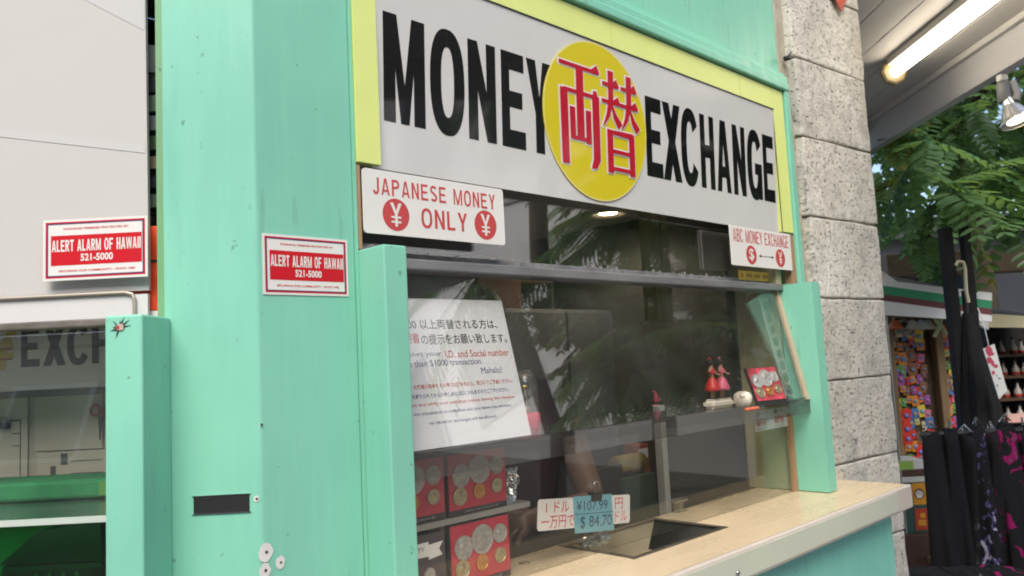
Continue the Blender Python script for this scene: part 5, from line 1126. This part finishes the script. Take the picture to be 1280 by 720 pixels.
# souvenir shelf with little bottles
YS = 5.2; xs0 = W(1243, 470, YS).x; xs1 = xs0 + 1.1
sv = Thing("souvenir_shelf", "dark souvenir shelf lined with rows of little bottles at the right edge", "shelf", WLD, (xs0 + .5, YS + .2, 0))
zz = [W(1262, y, YS).z for y in (443, 470, 498, 527)]
m = MB(); m.box(xs0, xs1, YS + .22, YS + .25, 0, W(1262, 398, YS).z, BLK); sv.part("back_panel", m)
for z in zz: m = MB(); m.box(xs0, xs1, YS, YS + .219, z - .016, z, mat("shelf_brown", (.10, .05, .03), .5)); sv.part("shelf_board", m)
m = MB(); m.box(xs0 - .03, xs0 - .001, YS, YS + .25, 0, W(1262, 398, YS).z, BLK); sv.part("side_panel", m)
bot = Thing("souvenir_bottle", "little white bodied bottle with a red band standing on the dark souvenir shelf", "bottle", WLD, (0, 0, 0), "souvenir bottles on the dark shelf")
m = MB(); m.lathe([(0, 0), (.020, 0), (.022, .01), (.020, .04), (.008, .062), (.007, .085), (0, .086)], (0, 0, 0), mat("bottle_white", (.55, .50, .44), .25), 14); bot.part("body", m)
m = MB(); m.lathe([(.0215, .004), (.0235, .010), (.0225, .020), (.0195, .024)], (0, 0, 0), mat("bottle_red", (.42, .04, .02), .4), 14); bot.part("band", m)
m = MB(); m.lathe([(0, .0862), (.009, .0862), (.009, .102), (0, .103)], (0, 0, 0), DARK, 10); bot.part("cap", m)
first = True
for z in zz:
    for k in range(14):
        M = Matrix.Translation((xs0 + .045 + .066 * k, YS + .06 + .02 * (k % 2), z + .0005)) @ Matrix.Scale(.9 + .25 * ((k * 7) % 5) / 5, 4)
        if first: bot.o.matrix_world = M; first = False
        else: clone(bot.o, M)
m = MB(); a = W(1270, 519, 5.05); m.box(a.x + .012, a.x + .12, 5.15, 5.16, a.z - .055, a.z, mat("price_pink", (.7, .42, .36), .6)); single("price_card", m, "pale pink price card at the right edge below the bottles", "card", WLD, (a.x + .06, 5.15, a.z - .07))
# black posts, closed black parasol, hooks
for k, (px, wd, top, lb) in enumerate([(1184, 13, 284, "wide black post, leftmost of the pair rising before the cart"), (1207, 10, 282, "thinner black post right of the wide one before the cart")]):
    a = W(px, top, 4.2); b = W(px + 4, 520, 4.2); h = wd / 2 * 4.2 / 1000; m = MB(); m.box(a.x - h, a.x + h, 4.2, 4.2 + 2 * h, 0, a.z, BLK, .004); m.box(a.x - h * 1.5, a.x + h * 1.5, 4.19, 4.21 + 2 * h, 0.0, .02, DARK)
    single("black_post", m, lb, "post", WLD, (a.x, 4.2, 0), "black posts")
tp = W(1216, 398, 4.15); um = Thing("black_parasol", "closed black parasol with its cloth hanging down in folds", "parasol", WLD, (tp.x, 4.2, 0))
m = MB(); m.tube([(tp.x, 4.2, 0), (tp.x, 4.2, tp.z + .15)], .016, DARK, 10); um.part("pole", m)
m = MB(); vs = []; n_ = 60
for i in range(12):
    t_ = i / 11
    for k in range(n_):
        a = 6.2832 * k / n_; r_ = (.022 + .12 * t_ ** .8) * (1 + .24 * math.sin(8 * a) * t_ + .06 * math.sin(19 * a + i)); vs.append((tp.x + .03 * t_ + r_ * math.cos(a), 4.2 + r_ * math.sin(a), tp.z + .03 - t_ * 1.05))
m.add(vs, [(i * n_ + k, i * n_ + (k + 1) % n_, (i + 1) * n_ + (k + 1) % n_, (i + 1) * n_ + k) for i in range(11) for k in range(n_)], BLK, True); um.part("cloth", m)
p = W(1200, 335, 4.1); m = MB(); CRM = mat("cream_hook", (.55, .50, .34), .5)
m.tube([p + Vector((-.02, 0, .015)), p + Vector((-.005, 0, .035)), p + Vector((.02, 0, .03)), p + Vector((.026, 0, .0)), p + Vector((.02, 0, -.12)), p + Vector((.026, 0, -.18))], .008, CRM, 8); m.tube([p + Vector((.02, 0, .0)), p + Vector((.04, .1, .0))], .005, CRM, 6)
single("cream_hook", m, "cream coloured pole hook hanging on the black posts", "hook", WLD, p)
# paper tag
P = [W(1229, 436, 4.0), W(1243, 430, 4.0), W(1259, 488, 4.0), W(1249, 499, 4.0)]; m = MB(); m.prism([(q.x, q.z) for q in P], 4.0, 4.004, PAPER)
for k in range(9):
    f = .08 + .085 * k; q = P[0] + (P[3] - P[0]) * f; q2 = P[1] + (P[2] - P[1]) * f; c = q + (q2 - q) * (.40 + .22 * math.sin(k * 2.1)); blob(m, c.x, c.z, (.017, .011, .015, .009, .013, .008, .006, .009, .006)[k], 3.9992 - .0001 * k, mat("tag_rose", (.50, .07, .12), .6) if k < 6 else mat("tag_grey", (.3, .3, .3), .6), (1.5, .8, 1.1, 1.7, .7, 1.3, .5, .6, 1.)[k], 11, k)
m.tube([P[0] + (P[1] - P[0]) * .5, W(1228, 398, 4.0), W(1222, 385, 4.1)], .0025, CARD, 5); single("swing_tag", m, "long white tag with rose blotches hanging on a string over the black cloth", "tag", WLD, P[1])
# cases of card packs at the foot of the cart
YB = 4.75
def box_px(name, x0, y0, x1, y1, Y, d, mt, label, cat, deco=None):
    a, b = W(x0, y0, Y), W(x1, y1, Y); m = MB(); m.box(a.x, b.x, Y, Y + d, b.z, a.z, mt, .004)
    if deco: deco(m, a, b)
    return single(name, m, label, cat, WLD, ((a.x + b.x) / 2, Y, b.z))
LIME = mat("lime", (.30, .52, .10), .5); WHB = mat("box_white", (.62, .62, .60), .5); BRB = mat("box_brown", (.08, .04, .03), .6); DG = mat("case_green", (.03, .09, .075), .5)
stk = [W(1120, y, YB).z for y in (576, 588, 597, 604, 668)]
a = W(1122, 580, YB); b = W(1156, 580, YB)
def bx(name, z0, z1, mt, lb, deco=None, x1=None):
    m = MB(); m.box(a.x, x1 or b.x, YB, YB + .2, z0, z1 - .0008, mt, .003)
    if deco: deco(m, a.x, x1 or b.x, z0, z1)
    single(name, m, lb, "box", WLD, ((a.x + b.x) / 2, YB, z0), "boxes at the foot of the cart")
m = MB(); m.box(a.x - .05, b.x + .25, YB - .02, YB + .24, .001, stk[4] - .0008, BRB, .006); single("wooden_plinth", m, "dark brown plinth under the card boxes at the foot of the cart", "plinth", WLD, (a.x + .1, YB + .1, 0))
HZ = {}
OY = mat("card_orange", (.66, .30, .02), .45); RD2 = mat("card_red", (.45, .05, .02), .45); BL2 = mat("card_blue", (.09, .25, .45), .45)
def deco_case(m, x0, x1, z0, z1):
    w_ = (x1 - x0); h = z1 - z0; y = YB - .004
    def cd(fx0, fx1, fz0, fz1, mt): m.box(x0 + fx0 * w_, x0 + fx1 * w_, y, YB - .0005, z0 + fz0 * h, z0 + fz1 * h, mt); return x0 + (fx0 + fx1) / 2 * w_, z0 + (fz0 + fz1) / 2 * h
    cx, cz = cd(.27, .56, .56, .98, OY); m.disc(cx, cz, .030, .032, y - .0004, mat("emblem_brown", (.12, .05, .02), .5), 24)
    for k in range(4): m.rect(cx - .020 + k * .011, cx - .012 + k * .011, cz - .008, cz + (.014, .022, .020, .012)[k], y - .0008, CARD)
    m.poly([(cx - .02, cz - .006), (cx + .021, cz - .006), (cx + .012, cz - .024), (cx - .012, cz - .024)], y - .0009, CARD)
    cx, cz = cd(.27, .56, .06, .48, RD2); m.rect(cx - .02, cx + .024, cz - .035, cz - .002, y - .0004, OY); m.rect(cx - .006, cx + .022, cz + .008, cz + .035, y - .0004, OY)
    cd(.60, .86, .60, .98, BL2); cx, cz = cd(.60, .86, .08, .50, BL2)
    for k in range(5): m.disc(cx - .02 + .01 * k, cz + .02 * (-1) ** k, .008, .010, y - .0004, CARD, 10)
bx("card_case", stk[4], stk[3], DG, "dark green display case with orange, red and blue icon cards", deco_case, b.x + .10)
bx("white_box", stk[3], stk[2], WHB, "flat white box lying on the green display case", None, b.x + .02)
bx("brown_box", stk[2], stk[1], BRB, "flat brown box between a white box and a lime edged box")
bx("lime_box", stk[1], stk[0], WHB, "white box with a lime green end on top of the boxes", lambda m, x0, x1, z0, z1: m.box(x0 - .001, x0 + .09, YB - .003, YB - .0005, z0 + .002, z1 - .003, LIME))
# garment rail with dark printed dresses
YG = 3.75
def flower_cloth(name, base, spots, scale=9, thr=.60):
    m = bpy.data.materials.new(name); m.use_nodes = True; t = m.node_tree; b = t.nodes["Principled BSDF"]; tc = t.nodes.new("ShaderNodeTexCoord"); n = t.nodes.new("ShaderNodeTexNoise"); n.inputs["Scale"].default_value = scale; n.inputs["Detail"].default_value = 3; n.inputs["Distortion"].default_value = 1.2
    r = t.nodes.new("ShaderNodeValToRGB"); r.color_ramp.interpolation = 'CONSTANT'; r.color_ramp.elements[0].color = (*base, 1); r.color_ramp.elements[1].position = thr; r.color_ramp.elements[1].color = (*spots[0], 1)
    if len(spots) > 1: e = r.color_ramp.elements.new(thr + .07); e.color = (*spots[1], 1)
    t.links.new(tc.outputs["Object"], n.inputs[0]); t.links.new(n.outputs[0], r.inputs[0]); t.links.new(r.outputs[0], b.inputs["Base Color"]); b.inputs["Roughness"].default_value = .9; b.inputs["Specular IOR Level"].default_value = .2; return m
K = (.012, .012, .014)
CL = [flower_cloth("cloth_plain", K, [(.014, .014, .018)], 20, .6), flower_cloth("cloth_cerise", K, [(.26, .010, .10), (.10, .06, .09)], 8, .545), flower_cloth("cloth_lilac", K, [(.08, .07, .18), (.42, .40, .48)], 15, .57), flower_cloth("cloth_wine", K, [(.05, .008, .016)], 12, .55), flower_cloth("cloth_leaf", K, [(.03, .035, .032), (.18, .17, .17)], 14, .6)]
rail_z = W(1230, 540, YG).z
rl = Thing("garment_rail", "black garment rail carrying dark printed dresses", "rail", WLD, (W(1230, 540, YG).x, YG, 0))
x0, x1 = W(1150, 545, YG).x, W(1150, 545, YG).x + 1.15
m = MB(); m.tube([(x0, YG, rail_z), (x1, YG, rail_z)], .013, DARK, 10); rl.part("bar", m)
for x in (x0 + .02, x1 - .02):
    m = MB(); m.tube([(x, YG, .02), (x, YG, rail_z)], .013, DARK, 10); m.box(x - .02, x + .02, YG - .25, YG + .25, .0, .025, DARK, .004); rl.part("leg", m)
def dress(cx, wt, wb, top, bottom, yaw, mt, label, seed, lean=0.):
    n_ = 36; vs = []; fs = []; rg = random.Random(seed); ph = rg.uniform(0, 6); rows = 18
    for i in range(rows + 1):
        t_ = i / rows; wd = (.016 + (wt - .016) * min(1, t_ / .07)) + (wb - wt) * t_ ** .7
        for k in range(n_):
            a = 6.2832 * k / n_; f = 1 + t_ * .22 * math.sin(5 * a + ph) + .07 * t_ * math.sin(11 * a + ph * 2 + i * .25)
            vs.append((wd * f * math.cos(a) + lean * t_, (.030 + .045 * t_) * f * math.sin(a), top - (top - bottom) * (t_ ** 1.15) + (.0 if i else .02 * math.cos(a) ** 2 * -1)))
    fs = [(i * n_ + k, i * n_ + (k + 1) % n_, (i + 1) * n_ + (k + 1) % n_, (i + 1) * n_ + k) for i in range(rows) for k in range(n_)]
    t = Thing("dress", label, "dress", WLD, (cx, YG, rail_z), "dresses on the garment rail"); M0 = Matrix.Translation((cx, YG, 0)) @ Matrix.Rotation(yaw, 4, 'Z')
    m = MB(); m.M = M0; m.add(vs, fs, mt, True); m.add([vs[k] for k in range(n_)], [list(range(n_))], mt); t.part("cloth", m)
    m = MB(); m.M = M0; m.tube([(-wt * .8, 0, top + .004), (0, 0, top + .035), (wt * .8, 0, top + .004)], .004, STEEL, 6); m.tube([(0, 0, top + .035), (0, 0, rail_z + .012), (.0, .014, rail_z + .018), (0, .016, rail_z - .002)], .0022, STEEL, 6); t.part("hanger", m)
DR = [(1165, 0, "plain black dress, the one nearest the pillar on the garment rail"), (1188, 0, "second black dress from the pillar, with a wide plain skirt"), (1208, 4, "black dress with faint grey leaf print between two plain ones"), (1222, 2, "black dress with lilac flower print down its front"), (1240, 3, "dark wine dress hanging in the middle of the rail"), (1258, 1, "black dress with cerise flowers near the right edge"), (1280, 1, "black dress with large cerise blotches at the very right edge"), (1303, 4, "black dress with pale leaf print at the rail's far end")]
for k, (px, ci, lb) in enumerate(DR):
    p = W(px, 548, YG); dress(p.x, .055, .105, rail_z + (.018, .03, .005, .035, .012, .04, .02, .03)[k], .12 + .05 * (k % 3), R(25 + 17 * ((k * 2) % 5)), CL[ci], lb, k, (.05, .09, .12, .08, .11, .06, .1, .07)[k])
m = MB(); P = [W(1143, 546, 3.6), W(1190, 540, 3.6), W(1196, 720, 3.6), W(1178, 668, 3.6)]
fl_b = [W(1150, 668, 3.55), W(1280, 668, 3.55)]
bt = Thing("cloth_bin", "low bin heaped with dark folded cloth in front of the garment rail", "bin", WLD, (fl_b[0].x + .3, 3.4, 0))
m = MB(); m.box(fl_b[0].x - .10, fl_b[1].x + .4, 3.3, 3.6, .0, .50, BLK, .02); bt.part("bin", m)
cc = (W(1215, 690, 3.4), W(1165, 678, 3.4), W(1255, 705, 3.4))
for k, c in enumerate(cc):
    m = MB(); crumple(m, (c.x, 3.45, .515), .11, .10, .045, CL[(4, 0, 1)[k]], 30 + k); single("folded_cloth", m, ("dark leaf printed cloth folded in the middle of the bin", "plain black cloth folded at the pillar end of the bin", "cerise flowered black cloth folded at the right of the bin")[k], "cloth", WLD, (c.x, 3.45, .5), "folded cloths in the bin")
